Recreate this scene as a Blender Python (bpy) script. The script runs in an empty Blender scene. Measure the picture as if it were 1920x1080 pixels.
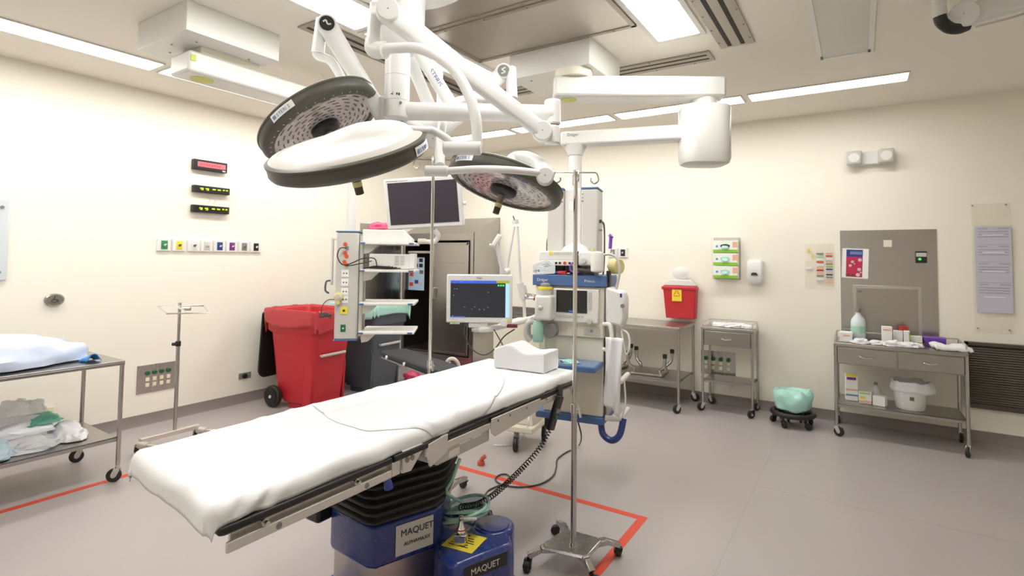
import bpy, bmesh, math, random
from mathutils import Vector, Matrix, noise
random.seed(7)
sc = bpy.context.scene
COL = sc.collection
V = Vector
PI = math.pi

# ------------------------------------------------------------------ camera
F, PPY, YAW, PITCH, ROLL = 1007.57, 438.05, .572845, .0449408, .0118391
CAM = V((0, 0, 1.55))
_f = V((-math.sin(YAW)*math.cos(PITCH), math.cos(YAW)*math.cos(PITCH), math.sin(PITCH)))
_r = V((math.cos(YAW), math.sin(YAW), 0)); _u = _r.cross(_f)
RT = _r*math.cos(ROLL)+_u*math.sin(ROLL); UP = RT.cross(_f); FW = _f
cd = bpy.data.cameras.new('camera'); cam = bpy.data.objects.new('camera', cd); COL.objects.link(cam)
cd.sensor_width = 36; cd.lens = 36*F/1920; cd.shift_y = -(540-PPY)/1920; cd.clip_start = .05
cam.matrix_world = Matrix(((RT.x, UP.x, -FW.x, CAM.x), (RT.y, UP.y, -FW.y, CAM.y), (RT.z, UP.z, -FW.z, CAM.z), (0, 0, 0, 1)))
sc.camera = cam
cd.dof.use_dof = True; cd.dof.focus_distance = 2.4; cd.dof.aperture_fstop = 4.0

# ------------------------------------------------------------------ world, exposure
w = bpy.data.worlds.new('world'); sc.world = w; w.use_nodes = True
w.node_tree.nodes['Background'].inputs[0].default_value = (1, .97, .93, 1)
w.node_tree.nodes['Background'].inputs[1].default_value = .3
sc.view_settings.view_transform = 'Standard'; sc.view_settings.look = 'None'
sc.view_settings.gamma = 1; sc.view_settings.use_curve_mapping = False
sc.view_settings.exposure = 1.0
LIGHT = 9.0          # emission of the ceiling light panels

# room
XL, YB, ZC, XR, YF = -5.452, 6.185, 3.04, 2.3, -2.6

# points on real planes of the room, from directions measured in the photograph
def ray(px, py): return RT*((px-960)/F) - UP*((py-PPY)/F) + FW
def az(px, py, z=0.): d = ray(px, py); return CAM + d*((z-CAM.z)/d.z)
def ax(px, py, x): d = ray(px, py); return CAM + d*((x-CAM.x)/d.x)
def ay(px, py, y): d = ray(px, py); return CAM + d*((y-CAM.y)/d.y)
def ad(px, py, D): return CAM + ray(px, py)*D

# ------------------------------------------------------------------ materials
def lin(h):
    c = [int(h[i:i+2], 16)/255 for i in (0, 2, 4)]
    return tuple([x/12.92 if x <= .04045 else ((x+.055)/1.055)**2.4 for x in c])+(1,)
def mat(name, col, rough=.5, metal=0., bump=0., bscale=40, var=0., vscale=6, aniso=None, alpha=1., trans=0., emit=None, es=1., spec=None, coat=0.):
    m = bpy.data.materials.new(name); m.use_nodes = True
    nt = m.node_tree; N = nt.nodes; L = nt.links; b = N['Principled BSDF']
    c = lin(col) if isinstance(col, str) else col
    b.inputs['Base Color'].default_value = c; b.inputs['Roughness'].default_value = rough
    b.inputs['Metallic'].default_value = metal; b.inputs['Alpha'].default_value = alpha
    b.inputs['Transmission Weight'].default_value = trans
    b.inputs['Coat Weight'].default_value = coat
    if spec is not None: b.inputs['Specular IOR Level'].default_value = spec
    if emit: b.inputs['Emission Color'].default_value = lin(emit); b.inputs['Emission Strength'].default_value = es
    tc = N.new('ShaderNodeTexCoord')
    if aniso:      # brushed metal: noise stretched along one axis
        mp = N.new('ShaderNodeMapping'); mp.inputs['Scale'].default_value = aniso
        L.new(tc.outputs['Object'], mp.inputs[0]); co = mp.outputs[0]
    else: co = tc.outputs['Object']
    nz = N.new('ShaderNodeTexNoise'); nz.inputs['Scale'].default_value = vscale; nz.inputs['Detail'].default_value = 4
    L.new(co, nz.inputs['Vector'])
    if var:
        mx = N.new('ShaderNodeMix'); mx.data_type = 'RGBA'
        mx.inputs['A'].default_value = tuple(x*(1-var) for x in c[:3])+(1,)
        mx.inputs['B'].default_value = tuple(min(1, x*(1+var)) for x in c[:3])+(1,)
        L.new(nz.outputs['Fac'], mx.inputs['Factor']); L.new(mx.outputs['Result'], b.inputs['Base Color'])
        mr = N.new('ShaderNodeMapRange'); mr.inputs['To Min'].default_value = max(.02, rough-(.02 if metal else .05)); mr.inputs['To Max'].default_value = rough+(.02 if metal else .05)
        L.new(nz.outputs['Fac'], mr.inputs['Value']); L.new(mr.outputs['Result'], b.inputs['Roughness'])
    if bump:
        n2 = N.new('ShaderNodeTexNoise'); n2.inputs['Scale'].default_value = bscale; L.new(co, n2.inputs['Vector'])
        bp = N.new('ShaderNodeBump'); bp.inputs['Strength'].default_value = bump; bp.inputs['Distance'].default_value = .01
        L.new(n2.outputs['Fac'], bp.inputs['Height']); L.new(bp.outputs['Normal'], b.inputs['Normal'])
    return m
M = {}
M['wall'] = mat('wall_paint', 'f5f0e3', .6, var=.006, bump=.03, bscale=120)
M['ceil'] = mat('ceiling_paint', 'f4efe3', .7, var=.006, bump=.03, bscale=100)
M['floor'] = mat('floor_vinyl', 'aba3a2', .33, var=.06, vscale=2.2, bump=.02, bscale=60)
M['base'] = mat('baseboard_vinyl', '8a807c', .45, var=.03)
M['seam'] = mat('vinyl_seam', '989190', .4, var=.02)
M['tape'] = mat('red_tape', 'd9482c', .5, var=.06, vscale=9)
M['lamp'] = mat('lamp_diffuser', 'ffffff', .5, emit='fffefa', es=LIGHT)
M['lampoff'] = mat('unlit_diffuser', 'dcdad2', .5, var=.02)
M['wht'] = mat('white_enamel', 'e6e6e4', .3, var=.01)
M['wht2'] = mat('boom_white', 'e4e3de', .35, var=.015)
M['cream'] = mat('cream_plastic', 'e6e0cf', .45, var=.02)
M['gry'] = mat('light_grey_plastic', 'c9c6c0', .45, var=.02)
M['mgry'] = mat('mid_grey_plastic', '85837f', .5, var=.03)
M['rim'] = mat('dark_olive_rim', '55544b', .42, var=.03)
M['ss'] = mat('stainless', 'bab7b4', .27, 1., var=.006, vscale=4, aniso=(20, 20, 1))
M['ssh'] = mat('stainless_brushed_across', 'b3afab', .3, 1., var=.02, vscale=4, aniso=(2, 60, 60))
M['ssc'] = mat('stainless_ceiling', 'c4bcb4', .36, 1., var=.03, vscale=3, aniso=(2, 50, 1))
M['chrome'] = mat('chrome', 'd8d6d2', .14, 1., var=.02)
M['alu'] = mat('aluminium', 'dedbd4', .36, .85, var=.02, vscale=8, aniso=(30, 2, 30))
M['blk'] = mat('black_plastic', '1c1b1b', .4, var=.1)
M['rub'] = mat('black_rubber', '232220', .5, var=.1, bump=.02)
M['pad'] = mat('charcoal_vinyl', '2b2b30', .55, var=.05, spec=.3)
M['navy'] = mat('navy_enamel', '22357c', .28, var=.05, coat=.4)
M['dblue'] = mat('steel_blue_plastic', '4f6d9f', .4, var=.03)
M['sheet'] = mat('white_cotton', 'ededee', .85, var=.01, bump=.4, bscale=6)
M['sheet2'] = mat('white_draw_cotton', 'eaeaec', .85, var=.01, bump=.5, bscale=7)
M['red'] = mat('red_plastic', 'bf2530', .4, var=.05)
M['redbag'] = mat('red_film', 'dc5058', .12, alpha=.62, bump=.9, bscale=14)
M['dgry'] = mat('slate_plastic', '50565e', .45, var=.05)
M['teal'] = mat('teal_film', 'b4e6da', .35, bump=.5, bscale=14, var=.05)
M['green'] = mat('green_insert', '2f8a52', .4, var=.03)
M['dgreen'] = mat('dark_green_outlet', '1e6a42', .4, var=.03)
M['yel'] = mat('yellow_insert', 'f1dc3c', .4, var=.03)
M['lime'] = mat('lime_sticker', 'c8d050', .4, var=.03)
M['blue'] = mat('blue_insert', '2c3f8c', .4, var=.03)
M['sblue'] = mat('bright_blue_tape', '3a8fd6', .35, var=.03)
M['purp'] = mat('purple_insert', '7b2a86', .4, var=.03)
M['violet'] = mat('violet_plastic', '7b48b8', .4, var=.04)
M['orng'] = mat('orange_red_button', 'd9532c', .4, var=.04)
M['pink'] = mat('pink_film', 'ee5a86', .4, var=.08, bump=.4, bscale=16)
M['film'] = mat('clear_film', 'fafcff', .25, alpha=.5, bump=.5, bscale=18)
M['acr'] = mat('clear_acrylic', 'f2ead8', .15, alpha=.12)
M['pack'] = mat('white_blue_pack', 'c9d4ea', .3, var=.14, vscale=5, bump=.9, bscale=8)
M['pack2'] = mat('grey_film_pack', 'e8e9ec', .3, var=.06, vscale=12, bump=.6, bscale=14)
M['bpack'] = mat('pale_blue_pack', 'b8ccd8', .35, var=.1, vscale=9, bump=.6, bscale=14)
M['gpack'] = mat('green_gauze_pack', '6fb8a4', .4, var=.1, vscale=12, bump=.5, bscale=20)
M['paper'] = mat('white_paper', 'f2f0ee', .7, var=.01)
M['lpap'] = mat('lavender_paper', 'c9c8d8', .6, var=.03, vscale=3)
M['mag'] = mat('magenta_print', 'c22a55', .5, var=.1, vscale=30)
M['dscr'] = mat('dark_screen', '3a3440', .12, var=.04, spec=.6)
M['bscr'] = mat('black_screen', '1d1c1f', .2, var=.04)
M['lit'] = mat('lit_screen', '1a1d26', .25, emit='202227', es=.5)
M['litb'] = mat('lit_blue_bar', '3056c8', .3, emit='3a55b0', es=.4)
M['litc'] = mat('lit_pale_blue', 'a8d4f0', .3, emit='90b4d0', es=.4)
M['litg'] = mat('lit_green', '40d060', .3, emit='50d070', es=.4)
M['lity'] = mat('lit_lime_digits', 'd8f020', .3, emit='d8f020', es=.6)
M['litr'] = mat('red_display', 'b0707c', .3, emit='c04050', es=.25, var=.15, vscale=25)
M['hose'] = mat('mint_hose', 'a9d6c4', .4, var=.04)
M['cable'] = mat('grey_cable', '4a4744', .45, var=.04)
M['wire'] = mat('white_cable', 'dfe2e8', .4, var=.04)
M['ivory'] = mat('ivory_outlet', 'ece2c4', .45, var=.02)
M['amber'] = mat('cream_yellow_plastic', 'dcd08e', .4, var=.03)
M['ink'] = mat('dark_ink', '2e3038', .6)
M['inkb'] = mat('blue_grey_ink', '6f86b4', .6)
M['brown'] = mat('brown_handle', '77695a', .4, var=.06)
M['slot'] = mat('dark_slot', '2a2622', .7)
M['vent'] = mat('warm_grey_metal', 'a59d92', .42, .7, var=.04)
M['skyb'] = mat('pale_blue_plastic', 'b9d2ea', .4, var=.03)
M['gbox'] = mat('glove_box_card', 'eef0ea', .6, var=.02)
M['ggrn'] = mat('glove_box_green', '8cc63c', .55, var=.03)
M['peach'] = mat('peach_print', 'e8b49a', .55, var=.05)
def led_material():
    m = bpy.data.materials.new('led_lens_array'); m.use_nodes = True
    nt = m.node_tree; N = nt.nodes; L = nt.links; b = N['Principled BSDF']
    def mth(op, a, c=None):
        n = N.new('ShaderNodeMath'); n.operation = op
        for i, v in enumerate((a, c)):
            if v is None: continue
            if hasattr(v, 'links'): L.new(v, n.inputs[i])
            else: n.inputs[i].default_value = v
        return n.outputs[0]
    tc = N.new('ShaderNodeTexCoord'); sp = N.new('ShaderNodeSeparateXYZ'); L.new(tc.outputs['Object'], sp.inputs[0])
    x, y = sp.outputs[0], sp.outputs[1]
    r = mth('SQRT', mth('ADD', mth('MULTIPLY', x, x), mth('MULTIPLY', y, y)))
    a = mth('ARCTAN2', y, x)
    ring = mth('FRACT', mth('MULTIPLY', r, 42.)); idx = mth('FLOOR', mth('MULTIPLY', r, 42.))
    dash = mth('SINE', mth('ADD', mth('MULTIPLY', a, 17.), mth('MULTIPLY', idx, 2.4)))
    k = mth('MULTIPLY', mth('GREATER_THAN', ring, .66), mth('GREATER_THAN', dash, -.1))
    nz = N.new('ShaderNodeTexNoise'); nz.inputs['Scale'].default_value = 14; L.new(tc.outputs['Object'], nz.inputs['Vector'])
    cr = N.new('ShaderNodeMix'); cr.data_type = 'RGBA'; cr.inputs['A'].default_value = lin('a0948e'); cr.inputs['B'].default_value = lin('e2dcda')
    L.new(nz.outputs['Fac'], cr.inputs['Factor'])
    mx = N.new('ShaderNodeMix'); mx.data_type = 'RGBA'; L.new(cr.outputs['Result'], mx.inputs['A']); mx.inputs['B'].default_value = lin('453e40')
    L.new(k, mx.inputs['Factor']); L.new(mx.outputs['Result'], b.inputs['Base Color'])
    b.inputs['Roughness'].default_value = .18; b.inputs['Metallic'].default_value = .25; b.inputs['Coat Weight'].default_value = .5
    return m
M['led'] = led_material()

# ------------------------------------------------------------------ object helpers
WM = {}
def tag(o, label=None, cat=None, group=None, kind=None):
    if label: o['label'] = label
    if cat: o['category'] = cat
    if group: o['group'] = group
    if kind: o['kind'] = kind
    return o
def thing(name, label, cat, loc=(0, 0, 0), rz=0, group=None):
    o = bpy.data.objects.new(name, None); COL.objects.link(o); o.empty_display_size = .1
    o.location = loc; o.rotation_euler = (0, 0, rz)
    WM[o.name] = Matrix.Translation(V(loc)) @ Matrix.Rotation(rz, 4, 'Z')
    return tag(o, label, cat, group)
def frame(o, zdir, xdir=None):
    """matrix with origin o, z along zdir, x near xdir"""
    z = V(zdir).normalized(); x = V(xdir) if xdir is not None else (V((1, 0, 0)) if abs(z.x) < .9 else V((0, 1, 0)))
    y = z.cross(x).normalized(); x = y.cross(z)
    m = Matrix((x, y, z)).transposed().to_4x4(); m.translation = V(o); return m
def smooth_path(pts, n=8):
    P = [V(p) for p in pts]
    if len(P) < 3: return P
    out = []
    for i in range(len(P)-1):
        p0 = P[i-1] if i else P[0]*2-P[1]; p1 = P[i]; p2 = P[i+1]; p3 = P[i+2] if i+2 < len(P) else P[-1]*2-P[-2]
        for k in range(n):
            t = k/n
            out.append(.5*((2*p1)+(p2-p0)*t+(2*p0-5*p1+4*p2-p3)*t*t+(3*p1-p0-3*p2+p3)*t**3))
    out.append(P[-1]); return out
class MB:
    def __init__(s, T=None): s.b = bmesh.new(); s.T = T or Matrix.Identity(4)
    def _t(s, vs, m=None):
        t = s.T @ m if m is not None else s.T
        for v in vs: v.co = t @ v.co
        return s
    def box(s, a, c, m=None):
        a, c = V(a), V(c)
        r = bmesh.ops.create_cube(s.b, size=1)['verts']
        for v in r: v.co = V(((a.x+c.x)/2+v.co.x*abs(c.x-a.x), (a.y+c.y)/2+v.co.y*abs(c.y-a.y), (a.z+c.z)/2+v.co.z*abs(c.z-a.z)))
        return s._t(r, m)
    def bar(s, p, q, wd, ht, up=(0, 0, 1)):
        p, q = V(p), V(q); d = q-p; m = frame(p, d, up)
        r = bmesh.ops.create_cube(s.b, size=1)['verts']
        for v in r: v.co = m @ V((v.co.x*ht, v.co.y*wd, (v.co.z+.5)*d.length))
        return s._t(r)
    def cyl(s, p, q, r, r2=None, n=24):
        p, q = V(p), V(q); d = q-p; m = frame(p, d)
        vs = bmesh.ops.create_cone(s.b, cap_ends=True, segments=n, radius1=r, radius2=r if r2 is None else r2, depth=d.length)['verts']
        for v in vs: v.co = m @ (v.co+V((0, 0, d.length/2)))
        return s._t(vs)
    def sph(s, c, r, sc_=(1, 1, 1), n=16):
        vs = bmesh.ops.create_uvsphere(s.b, u_segments=n, v_segments=n//2+2, radius=r)['verts']
        for v in vs: v.co = V(c)+V((v.co.x*sc_[0], v.co.y*sc_[1], v.co.z*sc_[2]))
        return s._t(vs)
    def tube(s, pts, r, n=10, smooth=True, k=8, closed=False):
        P = smooth_path(pts, k) if smooth else [V(p) for p in pts]
        rr = r if callable(r) else (lambda t: r)
        rings = []; x = None
        for i, p in enumerate(P):
            if closed: d = P[(i+1) % len(P)]-P[i-1]
            else: d = (P[min(i+1, len(P)-1)]-P[max(i-1, 0)])
            if d.length < 1e-9: d = V((0, 0, 1))
            d.normalize()
            if x is None: x = d.orthogonal().normalized()
            x = (x-d*x.dot(d)); x = x.normalized() if x.length > 1e-6 else d.orthogonal().normalized()
            y = d.cross(x); ra = rr(i/max(1, len(P)-1))
            rings.append([s.b.verts.new(s.T @ (p+(x*math.cos(2*PI*j/n)+y*math.sin(2*PI*j/n))*ra)) for j in range(n)])
        m = len(rings)
        for i in range(m if closed else m-1):
            A, B = rings[i], rings[(i+1) % m]
            for j in range(n): s.b.faces.new((A[j], A[(j+1) % n], B[(j+1) % n], B[j]))
        if not closed: s.b.faces.new(rings[0][::-1]); s.b.faces.new(rings[-1])
        return s
    def lathe(s, prof, m=None, n=48, cap=True, off=None):
        """prof: (r, z) list from bottom to top round local z"""
        t = s.T @ m if m is not None else s.T
        rings = [[s.b.verts.new(t @ V((r*math.cos(2*PI*j/n), r*math.sin(2*PI*j/n), z))) for j in range(n)] for r, z in prof]
        for A, B in zip(rings, rings[1:]):
            for j in range(n): s.b.faces.new((A[j], A[(j+1) % n], B[(j+1) % n], B[j]))
        if cap:
            if prof[0][0] > 1e-5: s.b.faces.new(rings[0][::-1])
            if prof[-1][0] > 1e-5: s.b.faces.new(rings[-1])
        return s
    def prism(s, poly, z0, z1, m=None, scale_top=1.):
        t = s.T @ m if m is not None else s.T
        cx = sum(p[0] for p in poly)/len(poly); cy = sum(p[1] for p in poly)/len(poly)
        A = [s.b.verts.new(t @ V((p[0], p[1], z0))) for p in poly]
        B = [s.b.verts.new(t @ V((cx+(p[0]-cx)*scale_top, cy+(p[1]-cy)*scale_top, z1))) for p in poly]
        n = len(poly); s.b.faces.new(A[::-1]); s.b.faces.new(B)
        for j in range(n): s.b.faces.new((A[j], A[(j+1) % n], B[(j+1) % n], B[j]))
        return s
    def loft(s, rings, cap=True):
        R = [[s.b.verts.new(s.T @ V(p)) for p in r] for r in rings]; n = len(R[0])
        for A, B in zip(R, R[1:]):
            for j in range(n): s.b.faces.new((A[j], A[(j+1) % n], B[(j+1) % n], B[j]))
        if cap: s.b.faces.new(R[0][::-1]); s.b.faces.new(R[-1])
        return s
    def quad(s, *pts):
        s.b.faces.new([s.b.verts.new(s.T @ V(p)) for p in pts]); return s
    def grid(s, fn, nu, nv):
        g = [[s.b.verts.new(s.T @ V(fn(i/nu, j/nv))) for j in range(nv+1)] for i in range(nu+1)]
        for i in range(nu):
            for j in range(nv): s.b.faces.new((g[i][j], g[i+1][j], g[i+1][j+1], g[i][j+1]))
        return s
    def build(s, name, m, parent=None, bev=0., smooth=True, solid=0., sub=0):
        bmesh.ops.recalc_face_normals(s.b, faces=s.b.faces)
        me = bpy.data.meshes.new(name)
        if parent is not None:
            wm = WM[parent.name]; inv = wm.inverted()
            for v in s.b.verts: v.co = inv @ v.co
        else:
            xs = [v.co for v in s.b.verts]
            o = V(((min(c.x for c in xs)+max(c.x for c in xs))/2, (min(c.y for c in xs)+max(c.y for c in xs))/2, min(c.z for c in xs)))
            wm = Matrix.Translation(o)
            for v in s.b.verts: v.co = v.co-o
        s.b.to_mesh(me); s.b.free()
        me.materials.append(M[m] if isinstance(m, str) else m)
        ob = bpy.data.objects.new(name, me); COL.objects.link(ob)
        if parent is not None: ob.parent = parent
        else: ob.location = wm.translation
        WM[ob.name] = wm
        if smooth:
            for p in me.polygons: p.use_smooth = True
            me.set_sharp_from_angle(angle=math.radians(38))
        if solid: md = ob.modifiers.new('solid', 'SOLIDIFY'); md.thickness = solid; md.offset = 0
        if bev: md = ob.modifiers.new('bevel', 'BEVEL'); md.width = bev; md.segments = 2; md.limit_method = 'ANGLE'; md.angle_limit = math.radians(50)
        if sub: md = ob.modifiers.new('sub', 'SUBSURF'); md.levels = sub; md.render_levels = sub
        return ob
def lettering(txt, org, right, up, size, m, parent, name='lettering', ext=.0006, align='LEFT'):
    c = bpy.data.curves.new('t', 'FONT'); c.body = txt; c.size = size; c.extrude = ext; c.align_x = align; c.resolution_u = 3
    o = bpy.data.objects.new('t', c); me = bpy.data.meshes.new_from_object(o)
    b = bmesh.new(); b.from_mesh(me); bpy.data.objects.remove(o); bpy.data.meshes.remove(me)
    x = V(right).normalized(); z = x.cross(V(up)).normalized(); y = z.cross(x)
    t = Matrix((x, y, z)).transposed().to_4x4(); t.translation = V(org)
    mb = MB(); mb.b.free(); mb.b = b
    for v in b.verts: v.co = t @ v.co
    return mb.build(name, m, parent, smooth=False)
def single(mb, name, m, label, cat, group=None, **k): return tag(mb.build(name, m, None, **k), label, cat, group)
def struct(name, mb, m, parent=None, **k):
    o = mb.build(name, m, parent, **k)
    if parent is None: o['kind'] = 'structure'
    return o
def fit(a, b, n, i): return a+(b-a)*(i+.5)/n
def nz3(p, s=1.): return noise.noise(V(p)*s)

# ------------------------------------------------------------------ room shell
struct('floor', MB().box((XL, YF, -.1), (XR, YB, 0)), 'floor')
struct('ceiling', MB().box((XL, YF, ZC), (XR, YB, ZC+.1)), 'ceil')
struct('wall_left', MB().box((XL-.1, YF, 0), (XL, YB+.1, ZC)), 'wall')
struct('wall_back', MB().box((XL, YB, 0), (XR, YB+.1, ZC)), 'wall')
struct('wall_right', MB().box((XR, YF, 0), (XR+.1, YB+.1, ZC)), 'wall')
struct('wall_front', MB().box((XL, YF-.1, 0), (XR, YF, ZC)), 'wall')
struct('baseboard_left', MB().prism([(0, 0), (.022, 0), (.012, .012), (.008, .10), (0, .10)], 0, YB-YF, Matrix(((1, 0, 0, XL), (0, 0, 1, YF), (0, 1, 0, 0), (0, 0, 0, 1)))), 'base')
struct('baseboard_back', MB().prism([(0, 0), (.022, 0), (.012, .012), (.008, .10), (0, .10)], XL, XR, Matrix(((0, 0, 1, 0), (-1, 0, 0, YB), (0, 1, 0, 0), (0, 0, 0, 1)))), 'base')
struct('baseboard_right', MB().box((XR-.012, YF, 0), (XR, YB, .1)), 'base')

# welded seams of the vinyl and the red tape rectangle round the table
for i, (a, b) in enumerate((((.9, 2.6), (.9, 5.9)), ((-.62, 4.1), (2.2, 4.1)), ((-.62, 1.2), (-.62, 5.2)))):
    struct('trim_%d' % (i+1), MB().bar((*a, .0002), (*b, .0002), .002, .0006, up=(0, 0, 1)), 'seam')
tp = MB()
tp.box((-4.345, -1.2, 0), (-4.295, 3.225, .0012)).box((-4.295, 3.175, 0), (-1.135, 3.225, .0012)).box((-1.135, -1.2, 0), (-1.085, 3.225, .0012))
single(tp, 'floor_tape', 'tape', 'red adhesive tape marking a rectangle on the grey floor around the operating table', 'tape')

# ------------------------------------------------------------------ ceiling fixtures
def panel_light(x0, x1, y0, y1, label, lit=True, group=None, fr=.025):
    t = thing('ceiling_light', label, 'light', ((x0+x1)/2, (y0+y1)/2, ZC-.012), 0, group)
    z = ZC-.012
    f = MB().box((x0-fr, y0-fr, z), (x0, y1+fr, ZC)).box((x1, y0-fr, z), (x1+fr, y1+fr, ZC)).box((x0, y0-fr, z), (x1, y0, ZC)).box((x0, y1, z), (x1, y1+fr, ZC))
    f.build('frame', 'wht2', t, bev=.003)
    MB().box((x0, y0, z+.004), (x1, y1, z+.009)).build('diffuser', 'lamp' if lit else 'lampoff', t)
    if not lit: MB().box((x0-.012, y1-.05, z-.003), (x0+.004, y1+.012, z)).box((x1-.004, y1-.04, z-.003), (x1+.012, y1+.012, z)).build('latch', 'blk', t)
    return t
panel_light(-4.80, -4.56, 3.33, 4.5, 'added ceiling light strip brightening the far left corner, unseen behind the left light head', fr=.012)  # extra lamp added to brighten the far corner, hidden from the camera
panel_light(-4.80, -4.56, -.42, .76, 'long narrow ceiling light strip of the left wall row behind the viewer', fr=.012)
panel_light(-4.80, -4.56, .80, 2.0, 'long narrow lit ceiling strip above left wall reaching the left photo edge', fr=.012)
panel_light(-4.80, -4.56, 2.07, 3.26, 'long narrow lit ceiling strip above left wall partly hidden by white boom arm', fr=.012)
for i, (a, b) in enumerate(((.35, -.81), (-.88, -2.08), (-2.16, -3.34), (-3.42, -4.55))):
    lb = ['rightmost lit strip of the row above the back wall, ending alone on the right', 'lit strip above the back wall seen behind the white boom arm',
          'lit strip above the back wall seen beneath the surgical light arm joint', 'lit strip above the back wall nearest the room corner, behind the surgical light heads'][i]
    panel_light(b, a, 5.14, 5.36, lb, fr=.012)
panel_light(-2.75, -2.45, 1.16, 2.34, 'wide lit ceiling panel left of the light column, nearer of its row', fr=.035)
panel_light(-2.75, -2.45, 2.42, 3.55, 'wide lit ceiling panel beside the stainless panels, behind the white spring arms', fr=.035)
panel_light(-1.12, -.85, 2.38, 3.55, 'wide lit ceiling panel right of the stainless ceiling panels', fr=.035)
panel_light(-1.12, -.85, 1.1, 2.3, 'wide ceiling light panel above the viewer near the stainless panels', fr=.035)
panel_light(-2.75, -2.45, -.5, .9, 'wide ceiling light panel behind the viewer on the left', fr=.035)
panel_light(-1.12, -.85, -1.4, -.2, 'wide ceiling light panel behind the viewer in the middle', fr=.035)
panel_light(-.20, .08, 3.3, 4.47, 'unlit grey ceiling light panel in white frame near the right wall', lit=False, fr=.03)

def steel_panel(x0, x1, y0, y1, label):
    t = thing('ceiling_air_panel', label, 'ceiling panel', ((x0+x1)/2, (y0+y1)/2, ZC-.012), 0, 'stainless panels over the table')
    MB().box((x0+.03, y0+.03, ZC-.008), (x1-.03, y1-.03, ZC)).build('face', 'ssc', t)
    f = MB().box((x0, y0, ZC-.014), (x0+.03, y1, ZC)).box((x1-.03, y0, ZC-.014), (x1, y1, ZC)).box((x0, y0, ZC-.014), (x1, y0+.03, ZC)).box((x0, y1-.03, ZC-.014), (x1, y1, ZC))
    f.build('frame', 'vent', t, bev=.002)
    s = MB()
    for k in range(4):
        for y in (y0+.015, y1-.015): s.cyl((x0+.15+k*(x1-x0-.3)/3, y, ZC-.014), (x0+.15+k*(x1-x0-.3)/3, y, ZC-.017), .006, n=8)
    s.build('screws', 'mgry', t)
steel_panel(-2.40, -1.165, 2.64, 3.24, 'stainless ceiling air panel in front of the right boom box')
steel_panel(-2.40, -1.165, 2.02, 2.62, 'stainless ceiling air panel beside the round light canopy, cut by the top edge')
steel_panel(-2.40, -1.165, 1.40, 2.0, 'stainless ceiling air panel above the viewer')

def diffuser(x0, x1, y0, y1, label, alongx):
    t = thing('air_diffuser', label, 'air vent', ((x0+x1)/2, (y0+y1)/2, ZC-.01), 0, 'slotted air vents of the ceiling')
    z = ZC-.012
    MB().box((x0, y0, z), (x1, y1, ZC)).build('face_plate', 'vent', t, bev=.003)
    s = MB(); e = .03
    for k in (.3, .68):
        if alongx: y = y0+(y1-y0)*k; s.box((x0+e, y-.011, z-.001), (x1-e, y+.011, z+.002))
        else: x = x0+(x1-x0)*k; s.box((x-.014, y0+e, z-.001), (x+.014, y1-e, z+.002))
    s.build('slots', 'slot', t)
    s = MB()
    for k in range(6):
        q = (k+.5)/6
        for h in (.06, .94):
            if alongx: x, y = x0+(x1-x0)*q, y0+(y1-y0)*h
            else: x, y = x0+(x1-x0)*h, y0+(y1-y0)*q
            s.cyl((x, y, z), (x, y, z-.004), .005, n=8)
    s.build('screws', 'mgry', t)
diffuser(-.79, -.57, 2.5, 3.90, 'slotted ceiling air vent right of the wide lit panel, cut by the top edge', False)
diffuser(-2.62, -.87, 3.90, 4.10, 'slotted ceiling air vent running behind the right boom box', True)
diffuser(-3.05, -2.84, 2.12, 3.86, 'slotted ceiling air vent left of the light column, behind the spring arms', False)

# ------------------------------------------------------------------ generic small builders
def caster(parent, p, r=.04, fork='chrome', ang=0., wd=.022, name='caster'):
    p = V(p); d = V((math.cos(ang), math.sin(ang), 0)); n = V((-d.y, d.x, 0)); c = p+d*.02+V((0, 0, r))
    k = MB().cyl(c-n*wd/2, c+n*wd/2, r, n=20).build(name, 'rub', parent, bev=.004)
    f = MB().cyl(V((p.x, p.y, r*1.9)), V((p.x, p.y, r*2.5)), r*.3)
    for s in (-1, 1): f.bar(c+n*s*(wd/2+.003), V((p.x, p.y, r*2.0))+n*s*(wd/2+.003)*.9, .004, r*.8, up=d)
    f.bar(V((p.x, p.y, r*2.0))-n*(wd/2+.004), V((p.x, p.y, r*2.0))+n*(wd/2+.004), r*.9, .005)
    f.cyl(c-n*(wd/2+.006), c+n*(wd/2+.006), r*.35, n=12)
    f.build('fork', fork, k)
    return k
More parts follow.
